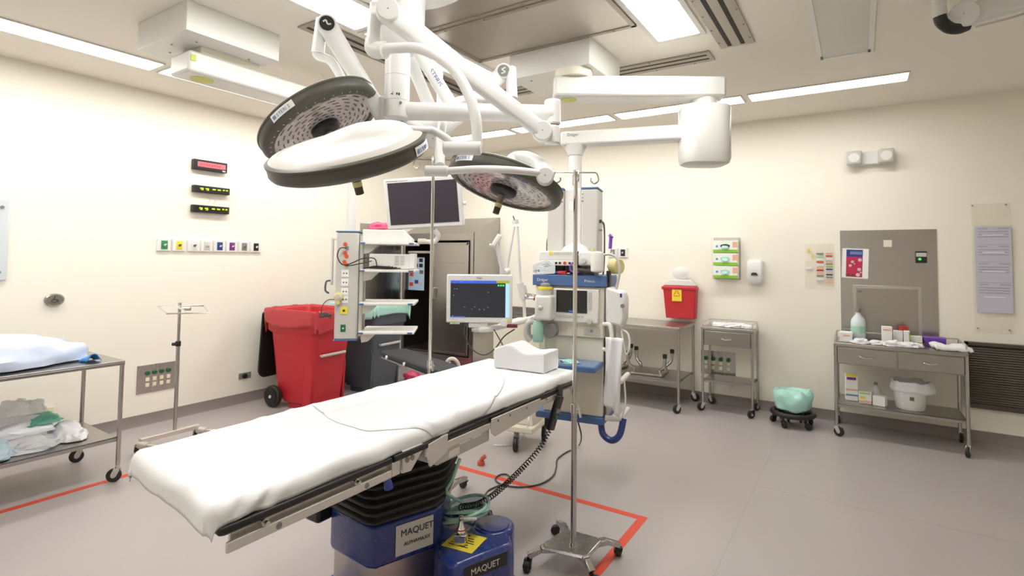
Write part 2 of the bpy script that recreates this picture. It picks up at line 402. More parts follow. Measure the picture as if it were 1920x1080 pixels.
def steel_table(name, label, x0, x1, y0, y1, h, shelf=None, cr=.04, lg=.0135, drawers=0, rail=0., group=None, cat='table', lip=.03):
    t = thing(name, label, cat, ((x0+x1)/2, (y0+y1)/2, 0), 0, group)
    b = MB().box((x0, y0, h-.012), (x1, y1, h)).box((x0, y0, h-lip), (x1, y0+.008, h-.01)).box((x0, y1-.008, h-lip), (x1, y1, h-.01)).box((x0, y0, h-lip), (x0+.008, y1, h-.01)).box((x1-.008, y0, h-lip), (x1, y1, h-.01))
    b.build('table_top', 'ssh', t, bev=.003)
    if shelf:
        g = .02
        MB().box((x0+g, y0+g, shelf-.008), (x1-g, y1-g, shelf)).box((x0+g, y0+g, shelf-.03), (x1-g, y0+g+.006, shelf)).box((x0+g, y1-g-.006, shelf-.03), (x1-g, y1-g, shelf)).box((x0+g, y0+g, shelf-.03), (x0+g+.006, y1-g, shelf)).box((x1-g-.006, y0+g, shelf-.03), (x1-g, y1-g, shelf)).build('shelf', 'ssh', t, bev=.002)
    for x in (x0+lg, x1-lg):
        for y in (y0+lg, y1-lg):
            MB().cyl((x, y, cr*2.2), (x, y, h-.013), lg, n=16).build('leg', 'ss', t)
            caster(t, (x, y, 0), cr, ang=random.uniform(-2.6, 2.6))
    if drawers:
        hh = .155
        MB().box((x0+.012, y0+.02, h-lip-hh), (x1-.012, y1-.01, h-lip+.001)).build('drawer_box', 'ssh', t, bev=.003)
        n = drawers; wd = (x1-x0-.05)/n
        for k in range(n):
            a = x0+.025+k*wd+.004; c = x0+.025+(k+1)*wd-.004
            d = MB().box((a, y0+.002, h-lip-hh+.008), (c, y0+.02, h-lip-.008)).build('drawer', 'ssh', t, bev=.003)
            m = (a+c)/2; z = h-lip-hh*.5
            MB().tube([(m-.055, y0+.002, z+.006), (m-.04, y0-.022, z), (m, y0-.03, z-.006), (m+.04, y0-.022, z), (m+.055, y0+.002, z+.006)], .006, n=8).build('handle', 'chrome', d)
    if rail:
        z = h+rail; e = .012
        r = MB().tube([(x0+e, y0+.03, z), (x0+e, y1-e, z), (x1-e, y1-e, z), (x1-e, y0+.03, z)], .006, n=8, smooth=False)
        for p in ((x0+e, y0+.03), (x0+e, y1-e), ((x0+x1)/2, y1-e), (x1-e, y1-e), (x1-e, y0+.03)): r.cyl((*p, h-.001), (*p, z), .005, n=8)
        r.build('guard_rail', 'chrome', t)
    return t
def lump(c, sx, sy, sz, seed=0, rough=.18, fr=2.5, n=28, ang=0., flat=.5, T=None, pw=.75):
    """crumpled soft package resting on its base at c"""
    mb = MB(T); ca, sa = math.cos(ang), math.sin(ang); c = V(c)
    bm2 = bmesh.ops.create_icosphere(mb.b, subdivisions=4, radius=1)['verts']
    for v in bm2:
        p = v.co.copy(); q = V((abs(p.x)**pw*(1 if p.x > 0 else -1), abs(p.y)**pw*(1 if p.y > 0 else -1), p.z))
        d = 1+rough*noise.noise(p*fr+V((seed, seed*2.3, 1)))+rough*.5*abs(noise.noise(p*fr*2.7+V((seed*3., 0, seed))))
        q *= d; z = q.z
        z = z*sz if z > 0 else z*sz*.12*flat
        x, y = q.x*sx, q.y*sy
        v.co = (T or Matrix.Identity(4)) @ V((c.x+x*ca-y*sa, c.y+x*sa+y*ca, c.z+z+sz*.14*flat))
    return mb

# ------------------------------------------------------------------ operating table
TX0, TX1, TY0, TY1, TZ = -2.03, -1.43, .80, 2.87, .895     # mattress outline and height
ot = thing('operating_table', 'operating table with black accordion column and blue base, draped in white sheet', 'operating table', (-1.75, 1.85, 0))
def colpoly(s=1., cx=-1.775, cy=1.82):
    P = [(-1.965, 1.605), (-1.93, 1.585), (-1.69, 1.565), (-1.655, 1.58), (-1.565, 1.84), (-1.57, 1.88), (-1.66, 2.06), (-1.70, 2.08), (-1.90, 2.08), (-1.94, 2.06), (-2.0, 1.87), (-2.0, 1.83)]
    return [(cx+(x-cx)*s, cy+(y-cy)*s) for x, y in P]
MB().prism(colpoly(.94), .05, .30).build('column', 'ssc', ot, bev=.006)
cc = MB().prism(colpoly(1.0), .285, .455).build('column_cover', 'navy', ot, bev=.012)
P = colpoly(1.0)
# accordion bellows
rings = []
zz = .455
nb = 8
for k in range(nb+1):
    s0 = 1.0+.15*(k/nb)**.7
    z = .452+k*(.30/nb)
    rings.append([(x, y, z) for x, y in colpoly(s0*.93)])
    if k < nb:
        rings.append([(x, y, z+.30/nb*.35) for x, y in colpoly(s0*1.05)])
        rings.append([(x, y, z+.30/nb*.6) for x, y in colpoly(s0*1.05)])
MB().loft(rings).build('bellows', 'rub', ot, bev=.004)
# label plate on the facing side of the column cover
a, b_ = V((*P[3], 0)), V((*P[4], 0)); dr = (b_-a).normalized(); nr = V((dr.y, -dr.x, 0))
pl = MB().bar(a+dr*.085+nr*.003+V((0, 0, .372)), a+dr*.262+nr*.003+V((0, 0, .372)), .003, .125, up=(0, 0, 1))
pl = pl.build('name_plate', 'gry', ot, bev=.001)
lettering('MAQUET', a+dr*.106+nr*.006+V((0, 0, .385)), dr, (0, 0, 1), .038, 'ink', pl)
lettering('ALPHAMAXX', a+dr*.122+nr*.006+V((0, 0, .345)), dr, (0, 0, 1), .021, 'ink', pl)
# black knob on the far left of the column
MB().box((-2.05, 1.53, .40), (-1.955, 1.61, .47)).build('rear_bumper', 'blk', ot, bev=.014)
# base: blue covers
bp = [(-1.66, 1.93), (-1.53, 1.80), (-1.425, 1.765), (-1.385, 1.775), (-1.29, 2.03), (-1.31, 2.06), (-1.36, 2.12), (-1.62, 2.20)]
base = MB().prism(bp, .03, .30).build('base_cover', 'navy', ot, bev=.02)
MB().cyl((-1.455, 2.125, .03), (-1.455, 2.125, .305), .098, n=40).build('motor_housing', 'navy', ot, bev=.012)
MB().cyl((-1.455, 2.125, .305), (-1.455, 2.125, .309), .075, n=40).build('housing_lid', 'navy', ot, bev=.003)
MB().cyl((-1.66, 2.20, .03), (-1.66, 2.20, .32), .10, n=32).build('motor_housing', 'navy', ot, bev=.012)
MB().prism([(-2.12, 1.42), (-1.5, 1.42), (-1.40, 1.70), (-1.30, 2.03), (-1.38, 2.22), (-2.1, 2.25)], .012, .05).build('floor_plate', 'navy', ot, bev=.012)
MB().lathe([(.16, .012), (.16, .06), (.13, .085), (0, .09)], Matrix.Translation((-2.02, 1.38, 0)), n=32).build('foot_cover', 'navy', ot)
a, b_ = V((*bp[3], 0)), V((*bp[4], 0)); dr = (b_-a).normalized(); nr = V((dr.y, -dr.x, 0))
np2 = MB().bar(a+dr*.028+nr*.001+V((0, 0, .252)), a+dr*.245+nr*.001+V((0, 0, .252)), .003, .056, up=(0, 0, 1)).build('name_plate', 'slot', ot)
lettering('MAQUET', a+dr*.058+nr*.0035+V((0, 0, .239)), dr, (0, 0, 1), .036, 'gry', np2)
yl = MB(Matrix.Translation((-1.475, 1.93, .3)) @ Matrix.Rotation(math.radians(8), 4, 'Z')).box((-.075, -.07, .0), (.075, .07, .0015)).build('warning_label', 'yel', ot)
t_ = MB(Matrix.Translation((-1.475, 1.93, .3)) @ Matrix.Rotation(math.radians(8), 4, 'Z'))
t_.box((-.06, .045, .0015), (.0, .058, .002))
for k in range(5): t_.box((-.055, .028-k*.018, .0015), (.03+.02*((k*7) % 3)/2, .034-k*.018, .002))
t_.build('label_text', 'ink', yl)
# structure under the mattress
MB().box((TX0+.03, TY0+.09, .80), (TX1-.03, TY1-.05, .835)).build('table_frame', 'mgry', ot, bev=.004)
MB().box((-2.0, 1.50, .745), (-1.50, 2.15, .80)).build('column_head', 'rub', ot, bev=.006)
pad = MB()
pad.prism([(TX0-.005, TY0+.065), (TX1+.012, TY0-.006), (TX1+.012, 1.40), (TX0-.005, 1.40)], .825, .876)
for a, b2 in ((1.41, 2.05), (2.06, 2.45), (2.46, TY1)): pad.box((TX0-.005, a, .825), (TX1+.012, b2, .876))
pad.build('mattress', 'rub', ot, bev=.02)
pb_ = MB()
pb_.prism([(TX0-.01, TY0+.07), (-1.40, TY0-.012), (-1.391, TY0), (-1.391, 1.40), (TX0-.01, 1.40)], .819, .842)
for a, b2 in ((1.41, 1.99), (2.0, TY1)): pb_.box((TX0-.02, a, .819), (-1.391, b2, .842))
pb_.build('pad_base', 'blk', ot, bev=.006)
RX = -1.405
def rail(x, y0, y1, z0, z1, side=1):
    s = side
    o = MB().box((x, y0, z0), (x+s*.010, y1, z1)).build('side_rail', 'alu', ot, bev=.003)
    return o
for s, x in ((1, RX), (-1, TX0-.025)):
    o = rail(x, .81 if s > 0 else .93, 1.40, .768, .797, s)
    MB().box((x-s*.022, .83 if s > 0 else .94, .775), (x-s*.012, 1.41, .818)).build('side_plate', 'alu', ot, bev=.002)
    for y in ((.915, 1.24) if s > 0 else (1.0, 1.24)):
        MB().cyl((x-s*.014, y, .81), (x+s*.012, y, .81), .0095, n=16).cyl((x+s*.012, y, .81), (x+s*.026, y, .81), .0065, n=16).build('rail_spacer', 'chrome', ot)
        MB().cyl((x+s*.0098, y+.045, .782), (x+s*.0112, y+.045, .782), .0095, n=20).build('rail_screw', 'mgry', ot)
    rail(x+s*.004, 1.66, 2.78, .785, .814, s)
    MB().box((x-s*.018, 1.60, .775), (x-s*.006, 2.72, .818)).build('side_plate', 'alu', ot, bev=.002)
    MB().box((x-s*.012, 1.405, .768), (x+s*.006, 1.445, .818)).build('joint_plate', 'alu', ot, bev=.002)
x = RX
MB().prism([(1.455, .765), (1.50, .76), (1.575, .83), (1.56, .845), (1.455, .845)], x-.004, x+.008, Matrix(((0, 0, 1, 0), (1, 0, 0, 0), (0, 1, 0, 0), (0, 0, 0, 1)))).build('hinge_plate', 'alu', ot, bev=.003)
for y in (1.478, 1.505): MB().cyl((x+.008, y, .808), (x+.0105, y, .808), .010, n=20).build('hinge_bolt', 'mgry', ot)
MB().box((x+.004, 1.47, .822), (x+.011, 1.545, .829)).build('hinge_bar', 'alu', ot, bev=.002)
MB().prism([(1.585, .79), (1.60, .745), (1.615, .75), (1.70, .775), (1.70, .845), (1.585, .835)], x+.004, x+.016, Matrix(((0, 0, 1, 0), (1, 0, 0, 0), (0, 1, 0, 0), (0, 0, 0, 1)))).build('rail_cover', 'alu', ot, bev=.002)
MB().box((x+.006, 1.72, .838), (x+.009, 2.10, .852)).build('guide_slot', 'blk', ot)
gb = MB().box((-1.55, 1.66, .725), (-1.41, 2.02, .795)).build('gear_box', 'gry', ot, bev=.006)
for y0, y1, z0, z1 in ((1.73, 1.80, .735, .762), (1.80, 1.87, .768, .792), (1.885, 1.955, .768, .792)):
    MB().box((-1.41, y0, z0), (-1.4085, y1, z1)).build('rating_label', 'paper', gb)
MB().prism([(2.0, .77), (2.03, .745), (2.42, .77), (2.44, .80), (2.44, .83), (2.0, .83)], x+.013, x+.02, Matrix(((0, 0, 1, 0), (1, 0, 0, 0), (0, 1, 0, 0), (0, 0, 0, 1)))).build('rail_cover', 'alu', ot, bev=.003)
for y in (2.05, 2.15, 2.3, 2.5, 2.6): MB().cyl((x+.018, y, .812), (x+.022, y, .812), .006, n=12).build('rail_screw', 'mgry', ot)
MB().tube([(x, 1.385, .768), (x+.004, 1.387, .755), (x+.006, 1.39, .735)], lambda t: .012+.004*t, n=12).build('release_lever', 'blue', ot)
MB().box((x+.004, 1.885, .838), (x+.018, 2.5, .843)).build('upper_guide', 'slot', ot, bev=.002)
# small feet of the foot end clamps seen below the sheet
MB().box((TX0-.02, .885, .795), (TX0+.01, .92, .822)).build('end_stop', 'mgry', ot, bev=.003)
# arm board on the far side
ab0, ab1 = V((-2.80, 2.80, .84)), V((-2.02, 2.50, .84)); dr = (ab1-ab0).normalized(); n_ = V((-dr.y, dr.x, 0))
ab = MB().bar(ab0+V((0, 0, .0)), ab1, .19, .012, up=(0, 0, 1)).build('arm_board', 'mgry', ot, bev=.005)
MB().bar(ab0+V((0, 0, .028)), ab1+V((0, 0, .028)), .20, .042, up=(0, 0, 1)).build('arm_pad', 'pad', ab, bev=.014)
MB().bar(ab0+dr*.1+V((0, 0, -.03)), ab1+V((0, 0, -.03)), .03, .03).build('bracket', 'alu', ab, bev=.004)
for q in (.12, .4): MB().cyl(ab0+dr*q-n_*.1+V((0, 0, .02)), ab0+dr*q-n_*.108+V((0, 0, .02)), .012).build('rail_pin', 'paper', ab)

# sheets
def sheet_fn(x0, x1, y0, y1, top, hx0, hx1, hy0, hy1, amp, seed, edge):
    """cloth lying on the mattress; h* are the hem drops past each side"""
    def fn(u, v):
        Lx = (x1-x0)+hx0+hx1; Ly = (y1-y0)+hy0+hy1
        s = x0-hx0+u*Lx; t = y0-hy0+v*Ly
        wob = .02*nz3((u*3, v*9, seed))
        ex = max(0, x0-s, s-x1); ey = max(0, y0-t, t-y1)
        cx = min(max(s, x0), x1); cy = min(max(t, y0), y1)
        e = (ex**3+ey**3)**(1/3)
        rr = .032
        if e > 0:
            a = min(e/rr, PI/2); out = rr*math.sin(a); dn = rr*(1-math.cos(a))+max(0, e-rr*PI/2)
            if s < x0: sx = -1
            elif s > x1: sx = 1
            else: sx = 0
            sy = -1 if t < y0 else (1 if t > y1 else 0)
            l = math.hypot(ex, ey); gx, gy = sx*ex/l, sy*ey/l
            fold = .0035*math.sin((t if sx else s)*(19)+4*nz3((s*2, t*2, seed)))*min(1, e/.06)+.008*nz3((s*3, t*3, seed+3))*min(1, e/.05)+.008*max(0, 1-5*abs(nz3((s*1.7+t*1.5, t*2.1-s, seed+7))))*min(1, e/.04)-.004
            if s > x1: fold += .007*math.sin(75*(t+e*1.3))*math.exp(-((t-y0-.09)/.07)**2)*min(1, e/.02)
            px_, py_ = cx+gx*(out+fold), cy+gy*(out+fold)
            z = top-dn*(1+wob*4)
        else: px_, py_ = s, t; z = top
        py_ += .075*min(1, max(0, (x1-cx)/(x1-x0)))*max(0, 1-(cy-y0)/.6)
        ed = min(1, e/.02) if e > 0 else 0
        z += amp*(nz3((s*4, t*4, seed))+.6*nz3((s*9, t*7, seed+5)))*(1-ed*.6)
        z += .005*max(0, 1-abs(nz3((s*2.2+t*.7, t*1.1, seed+9)))*14)*edge+.004*max(0, 1-abs(nz3((s*1.2-t*1.3, s+t*2.1, seed+19)))*16)*edge
        return (px_, py_, z)
    return fn
sh = MB().grid(sheet_fn(TX0+.008, TX1-.004, TY0+.004, TY1+.01, TZ, .10, .072, .095, .14, .0035, 1.3, 1.), 90, 200)
single(sh, 'table_sheet', 'sheet', 'white fitted cotton sheet covering the whole operating table mattress', 'sheet', solid=.003)
def draw_fn(u, v):
    f0 = sheet_fn(TX0+.008, TX1-.002, TY0-.3, TY1+.3, TZ+.008, 0, .072, 0, 0, .0035, 1.3, 1.)
    # skewed band across the middle of the table
    y0 = 1.52-.10*math.sin(u*2.6)+.16*max(0, u-.72)/.28+.012*nz3((u*4, 0, 2)); y1 = 2.60-.40*u*u*u+.02*nz3((u*4, 5, 2))
    t = y0+(y1-y0)*v
    xx = .035
    uu = xx+(1-xx)*u*(1-.25*max(0, v-.55)*2*.8)
    p = f0(uu, (t-(TY0-.3))/(TY1-TY0+.6))
    dn = min(u, 1-u, v, 1-v)
    rip = .004*math.sin(u*17+v*3)*max(0, 1-v*7)*max(0, 1-u*2.5)+.007*max(0, 1-abs(u-.22-.05*math.sin(v*5))*26)*max(0, 1-v*.8)
    return (p[0], p[1], p[2]+rip-.004*(dn < .012))
single(MB().grid(draw_fn, 60, 110), 'draw_sheet', 'sheet2', 'rumpled white draw sheet laid across the middle of the operating table over the fitted sheet', 'sheet', solid=.003)
# headrest block: concave foam wrapped in white
T = Matrix.Translation((-1.665, 2.755, TZ+.006)) @ Matrix.Rotation(math.radians(4), 4, 'Z')
prof = []
for i in range(17):
    q = i/16; x = -.165+.33*q
    z = .112-.014*math.exp(-((q-.66)/.16)**2)+.030*math.exp(-((q-.28)/.18)**2)
    prof.append((x, z))
hr = MB(T); R = []
for yy, s_ in ((-.10, .97), (-.093, 1.), (.093, 1.), (.10, .97)):
    R.append([(x, yy, z*s_) for x, z in prof]+[(.165, yy, 0), (-.165, yy, 0)])
hr.loft(R)
single(hr, 'head_rest', 'sheet2', 'white wrapped concave foam headrest block on the head end of the operating table', 'headrest', bev=.008)
# strap lying on the far arm board joint
r = MB().tube([ad(836, 694, 3.42), ad(840, 676, 3.42), ad(850, 673, 3.42), ad(858, 680, 3.42), ad(861, 690, 3.42)], .012, n=10)
r.bar(ad(826, 690, 3.45), ad(842, 679, 3.45), .07, .03)
single(r, 'arm_strap', mat('pale_pink_strap', 'ecdcd4', .7, var=.05, bump=.3), 'crumpled pale pink strap lying where the black arm board meets the table', 'strap', bev=.006)

# hand control with coiled cord
hc = thing('hand_control', 'black table hand control hanging from the rail at the head end with coiled cord', 'remote control', (-1.385, 2.80, .5))
p0, p1 = ad(1050, 742, 2.93), ad(1031, 806, 2.90)
hb = MB().bar(p0, p1, .058, .028, up=(1, 0, 0)).build('handset', 'blk', hc, bev=.006)
MB().bar(p0.lerp(p1, .38)+V((.016, 0, 0)), p0.lerp(p1, .50)+V((.016, 0, 0)), .04, .003, up=(1, 0, 0)).build('display', 'mgry', hb)
MB().cyl(p0.lerp(p1, .62)+V((.013, 0, 0)), p0.lerp(p1, .62)+V((.019, 0, 0)), .012).build('button', 'dgreen', hb)
MB().bar(p0, p0+V((-.01, .02, .05)), .05, .012, up=(1, 0, 0)).build('hanger', 'blk', hc, bev=.003)
path = smooth_path([p1, ad(1010, 843, 2.86), ad(985, 872, 2.80), ad(955, 902, 2.70), ad(925, 928, 2.6), ad(895, 945, 2.5), ad(862, 951, 2.42)], 60)
co = []; ph = 0
for i, p in enumerate(path):
    d = (path[min(i+1, len(path)-1)]-path[max(i-1, 0)]).normalized(); a = d.orthogonal().normalized(); b2 = d.cross(a)
    x_ = V((0, 0, 1)); a = (x_-d*x_.dot(d)).normalized(); b2 = d.cross(a)
    if i: ph += (p-path[i-1]).length/.017*2*PI
    co.append((p, a, b2, ph))
cp = []
for (p, a, b2, ph), (q, a2, b3, ph2) in zip(co, co[1:]):
    n = max(2, int((ph2-ph)/(2*PI/8)))
    for k in range(n):
        t = k/n; w_ = ph+(ph2-ph)*t; c = p.lerp(q, t)
        cp.append(c+(a.lerp(a2, t)*math.cos(w_)+b2.lerp(b3, t)*math.sin(w_))*.012)
MB().tube(cp, .0028, n=5, smooth=False).build('coiled_cord', 'blk', hc)

# mint oxygen hose coiled on the motor housing
pts = []
c = az(866, 966, .36)
for i in range(70):
    a = i/69*2*PI*3.3; r = .098+.012*math.sin(i*.31); pts.append((c.x+.012*math.sin(a*.33)+r*math.cos(a)*1.1, c.y+.02*math.cos(a*.4)+r*math.sin(a), c.z+.03*math.sin(a+.6+i*.03)+.02*math.sin(a*.37)+.014))
pts += [ad(838, 925, 2.42), ad(848, 900, 2.40), ad(858, 872, 2.38), ad(862, 860, 2.38)]
single(MB().tube(pts, .0075, n=8, k=3), 'oxygen_hose', 'hose', 'mint green hose coiled on the blue table base and rising under the table', 'hose')
# chrome rail clamp lying on the yellow label
T = Matrix.Translation((-1.475, 1.905, .3025)) @ Matrix.Rotation(math.radians(20), 4, 'Z') @ Matrix.Scale(.9, 4)
rc = thing('rail_clamp', 'chrome rail clamp with T handle standing on the yellow label of the blue base', 'clamp', T.translation)
MB(T).box((-.03, -.022, 0), (.03, -.012, .05)).box((-.03, .012, 0), (.03, .022, .05)).box((-.03, -.022, .034), (.03, .022, .05)).build('jaw', 'chrome', rc, bev=.004)
MB(T).lathe([(.018, .05), (.024, .06), (.02, .075), (.012, .09), (.009, .11), (.012, .115), (.012, .13), (0, .132)], n=20).build('knob', 'chrome', rc)
MB(T).cyl((-.01, 0, .118), (.075, .012, .121), .007).build('handle_bar', 'gry', rc, bev=.002)
MB(T).cyl((0, 0, .068), (0, 0, .072), .0245).build('red_ring', 'red', rc)

# floor cable
cp_ = [az(922, 968, .25), az(907, 938, .08)]+[az(x, y, .007) for x, y in ((910, 927), (920, 917), (942, 908), (958, 901), (951, 890), (938, 890), (929, 897), (934, 905), (951, 911), (980, 913), (1014, 907), (1036, 893), (1043, 876), (1045, 861), (1060, 849), (1074, 842), (1086, 834))]
cp_ += [ad(1090, 818, 3.75), ad(1084, 791, 3.72), ad(1080, 770, 3.75)]
single(MB().tube(cp_, .0055, n=8),
       'power_cable', 'cable', 'dark grey cable looping over the red tape on the floor from the blue table base', 'cable')
single(MB().tube([az(925, 834, .01), az(950, 834, .01), az(972, 826, .012), az(984, 812, .02), ad(990, 795, 4.15), ad(992, 780, 4.15)], .006, n=8),
       'clear_tube', 'film', 'clear plastic tube trailing on the floor behind the operating table head', 'tube')
q = az(902, 872)
single(MB().cyl(q, q+V((0, 0, .03)), .028, n=16).tube([q+V((0, 0, .02)), q+V((.01, 0, .05)), q+V((.03, .01, .07))], .016, n=10), 'tube_connector', mat('salmon_plastic', 'c9604a', .4, var=.1), 'small salmon red tube connector standing on the floor under the table rail', 'connector')

# ------------------------------------------------------------------ infusion stands
def iv_stand(name, label, x, y, h, legs, ang0, foot, hookang, sleeve, r=.011, leglen=.21, ends=None):
    t = thing(name, label, 'infusion stand', (x, y, 0))
    if ends: EN = [V(e) for e in ends]; ANG = [math.atan2(e.y-y, e.x-x) for e in EN]; LL = [math.hypot(e.y-y, e.x-x) for e in EN]
    else: LL = [leglen]*legs; ANG = [ang0+2*PI*i/legs for i in range(legs)]
    if foot == 'plate':
        k = legs
        pts = []
        for i in range(k):
            a = ANG[i]
            q_ = min(.16, LL[i]*.72); pts += [(x+q_*math.cos(a-.13), y+q_*math.sin(a-.13)), (x+q_*math.cos(a+.13), y+q_*math.sin(a+.13))]
        MB().prism(pts, .105, .118, scale_top=.92).build('base_plate', 'ss', t, bev=.003)
    MB().cyl((x, y, .07), (x, y, .13), .02).build('hub', 'chrome', t)
    for i in range(legs):
        a = ANG[i]; leglen = LL[i]; d = V((math.cos(a), math.sin(a), 0)); p = V((x, y, 0))
        MB().bar(p+d*.05+V((0, 0, .10)), p+d*leglen*.72+V((0, 0, .10)), .04, .028).bar(p+d*leglen*.71+V((0, 0, .10)), p+d*leglen+V((0, 0, .068)), .036, .026).build('leg', 'ss', t, bev=.004)
        caster(t, p+d*leglen, .025, 'blk', a+1.2, .03)
    MB().cyl((x, y, .10), (x, y, sleeve), r*1.35, n=20).build('lower_pole', 'ss', t, bev=.002)
    MB().cyl((x, y, sleeve-.02), (x, y, h), r, n=20).build('upper_pole', 'chrome', t)
    MB().cyl((x, y, sleeve-.03), (x, y, sleeve+.012), r*1.7, n=20).cyl((x, y, sleeve-.01), (x+.045, y-.02, sleeve-.01), .006).cyl((x+.03, y-.013, sleeve+.015), (x+.05, y-.03, sleeve-.04), .007, n=12).build('clamp_knob', 'chrome', t)
    hk = MB().cyl((x, y, h-.015), (x, y, h+.01), r*1.3, n=16)
    for j in range(4):
        a = hookang+j*PI/2; d = V((math.cos(a), math.sin(a), 0)); p = V((x, y, h)); s = 1 if j % 2 == 0 else .75
        pts = [p, p+d*.05*s, p+d*.10*s, p+d*.112*s+V((0, 0, -.012)), p+d*.118*s+V((0, 0, -.04)), p+d*.10*s+V((0, 0, -.056)), p+d*.08*s+V((0, 0, -.045)), p+d*.08*s+V((0, 0, -.028))]
        hk.tube(pts, .0042, n=8)
    hk.build('hooks', 'chrome', t)
    return t
iv_stand('infusion_stand', 'tall chrome infusion stand with four hooks and square steel foot standing right of the table', az(1075, 1021, .118).x, az(1075, 1021, .118).y, 1.995, 4, 0, 'plate', math.radians(35), .80, ends=[az(990, 1068), az(1110, 1100), az(1160, 1046), az(1048, 1003)])
iv_stand('infusion_stand', 'thin infusion stand rising behind the operating table in front of the wall mounted monitor', -2.125, 2.42, 2.13, 5, math.radians(55), 'none', math.radians(40), .93, r=.0095, ends=[az(872, 916), V((-2.45, 2.62, 0)), V((-2.50, 2.20, 0)), V((-2.15, 2.03, 0)), V((-1.86, 2.66, 0))])

# ------------------------------------------------------------------ surgical light mount and arms
LX, LY = ad(745, 150, 2.6).x, ad(745, 150, 2.6).y
lm = thing('surgical_light_mount', 'white ceiling column with spring arms carrying the three surgical lights', 'light mount', (LX, LY, ZC))
T = Matrix.Translation((LX, LY, 0))
MB(T).lathe([(.0, 2.895), (.33, 2.90), (.352, 2.915), (.352, 2.935), (.31, 3.04)], n=64).build('ceiling_canopy', 'wht', lm)
zc = lambda py: ad(745, py, 2.6).z
MB(T).lathe([(.125, 2.98), (.128, 2.85), (.126, zc(40)), (.112, zc(75)), (.085, zc(95)), (.066, zc(98)), (.062, zc(100))][::-1], n=40).build('upper_column', 'wht', lm)
col = MB(T).cyl((0, 0, zc(225)), (0, 0, zc(95)), .0605, n=40).build('column', 'wht', lm, bev=.006)
for py in (145, 192):
    MB(T).cyl((0, 0, zc(py)), (0, 0, zc(py)+.0025), .0615, n=40).build('column_joint', 'gry', col)
nf = (CAM-V((LX, LY, zc(188)))); nf.z = 0; nf.normalize(); rt_ = V((-nf.y, nf.x, 0))
tx = MB()
q = V((LX, LY, zc(184)))+nf*.0608
for i, (dx, dz, a_, b2) in enumerate(((-.028, 0, .010, .004), (-.022, .008, .004, .003), (-.004, .003, .007, .01), (.006, .002, .007, .012))):
    tx.bar(q+rt_*dx+V((0, 0, dz)), q+rt_*(dx+a_)+V((0, 0, dz)), .002, b2)
tx.build('symbols', 'ink', col)
for px_, py_ in ((741, 79), (751, 193)):
    c = ad(px_, py_, 2.535); MB().cyl(c, c+nf*.006, .007, n=14).build('screw', 'mgry', col)
def arm_seg(name, a, b, w0, w1, parent=lm, m='wht', th=.6):
    """tapered boxy spring arm"""
    a, b = V(a), V(b); d = b-a; fr = frame(a, d, (0, 0, 1)); mb = MB(); R = []
    for t, wd in ((0, w0), (.04, w0), (.5, (w0+w1)/2*.93), (.96, w1), (1, w1)):
        ring = []
        for k in range(16):
            an = 2*PI*k/16; cx = math.copysign(abs(math.cos(an))**.55, math.cos(an)); sy = math.copysign(abs(math.sin(an))**.55, math.sin(an))
            ring.append(fr @ V((cx*wd, sy*wd*th, d.length*t)))
        R.append(ring)
    return mb.loft(R).build(name, m, parent)
def pivot(c, r, wd, parent=lm, name='pivot', dirn=None, m='wht'):
    c = V(c); n = (dirn or (CAM-c)).copy(); n.z *= .2; n.normalize()
    o = MB().cyl(c-n*wd, c+n*wd, r, n=32).build(name, m, parent, bev=.006)
    MB().cyl(c+n*wd, c+n*(wd+.0012), .003, n=10).build('pivot_screw', 'mgry', o)
    return o
# horizontal arm to the right
A0 = ad(745, 210, 2.6); A1 = ad(1036, 212, 2.62); A1.z = A0.z = (A0.z+A1.z)/2
MB().tube([A0, A1], .044, n=24, smooth=False).build('extension_arm', 'wht', lm)
MB().cyl(A1+V((0, 0, -.055)), A1+V((0, 0, .068)), .040, n=32).build('arm_end', 'wht', lm, bev=.008)
MB().cyl(A1+V((0, 0, -.15)), A1+V((0, 0, -.058)), .036, n=32).build('lower_swivel', 'wht', lm, bev=.008)
P1 = ad(1017, 247, 2.56)
pivot(P1, .048, .038); c = A1+V((-.01, 0, .02)); nn = (CAM-c).normalized(); MB().cyl(c+nn*.036, c+nn*.041, .006, n=12).build('screw', 'mgry', lm)
P2 = ad(727, 22, 2.22)
arm_seg('spring_arm', P1, P2, .040, .050)
pivot(P2, .048, .04, name='pivot')
E1 = ad(702, 22, 2.26); E2 = ad(701, 92, 2.26)
MB().bar(E1, P2, .05, .05).build('pivot_bracket', 'wht', lm, bev=.012)
MB().tube([ad(706, 8, 2.26), E2], lambda t: .026+.008*t, n=24, smooth=False).build('yoke_stem', 'wht', lm)
MB().tube([E2+V((0, 0, .04)), E2, ad(722, 94, 2.24)], .036, n=20, k=6).build('elbow', 'wht', lm)
MB().tube([ad(718, 92, 2.24), ad(745, 90, 2.23), ad(785, 91, 2.21), ad(825, 110, 2.18), ad(858, 140, 2.15), ad(882, 185, 2.12), ad(893, 230, 2.1), ad(894, 278, 2.09)], .0215, n=20).build('curved_arm', 'wht', lm)
MB().cyl(ad(832, 278, 2.10), ad(902, 278, 2.08), .027, n=28).build('arm_end', 'wht', lm, bev=.006)
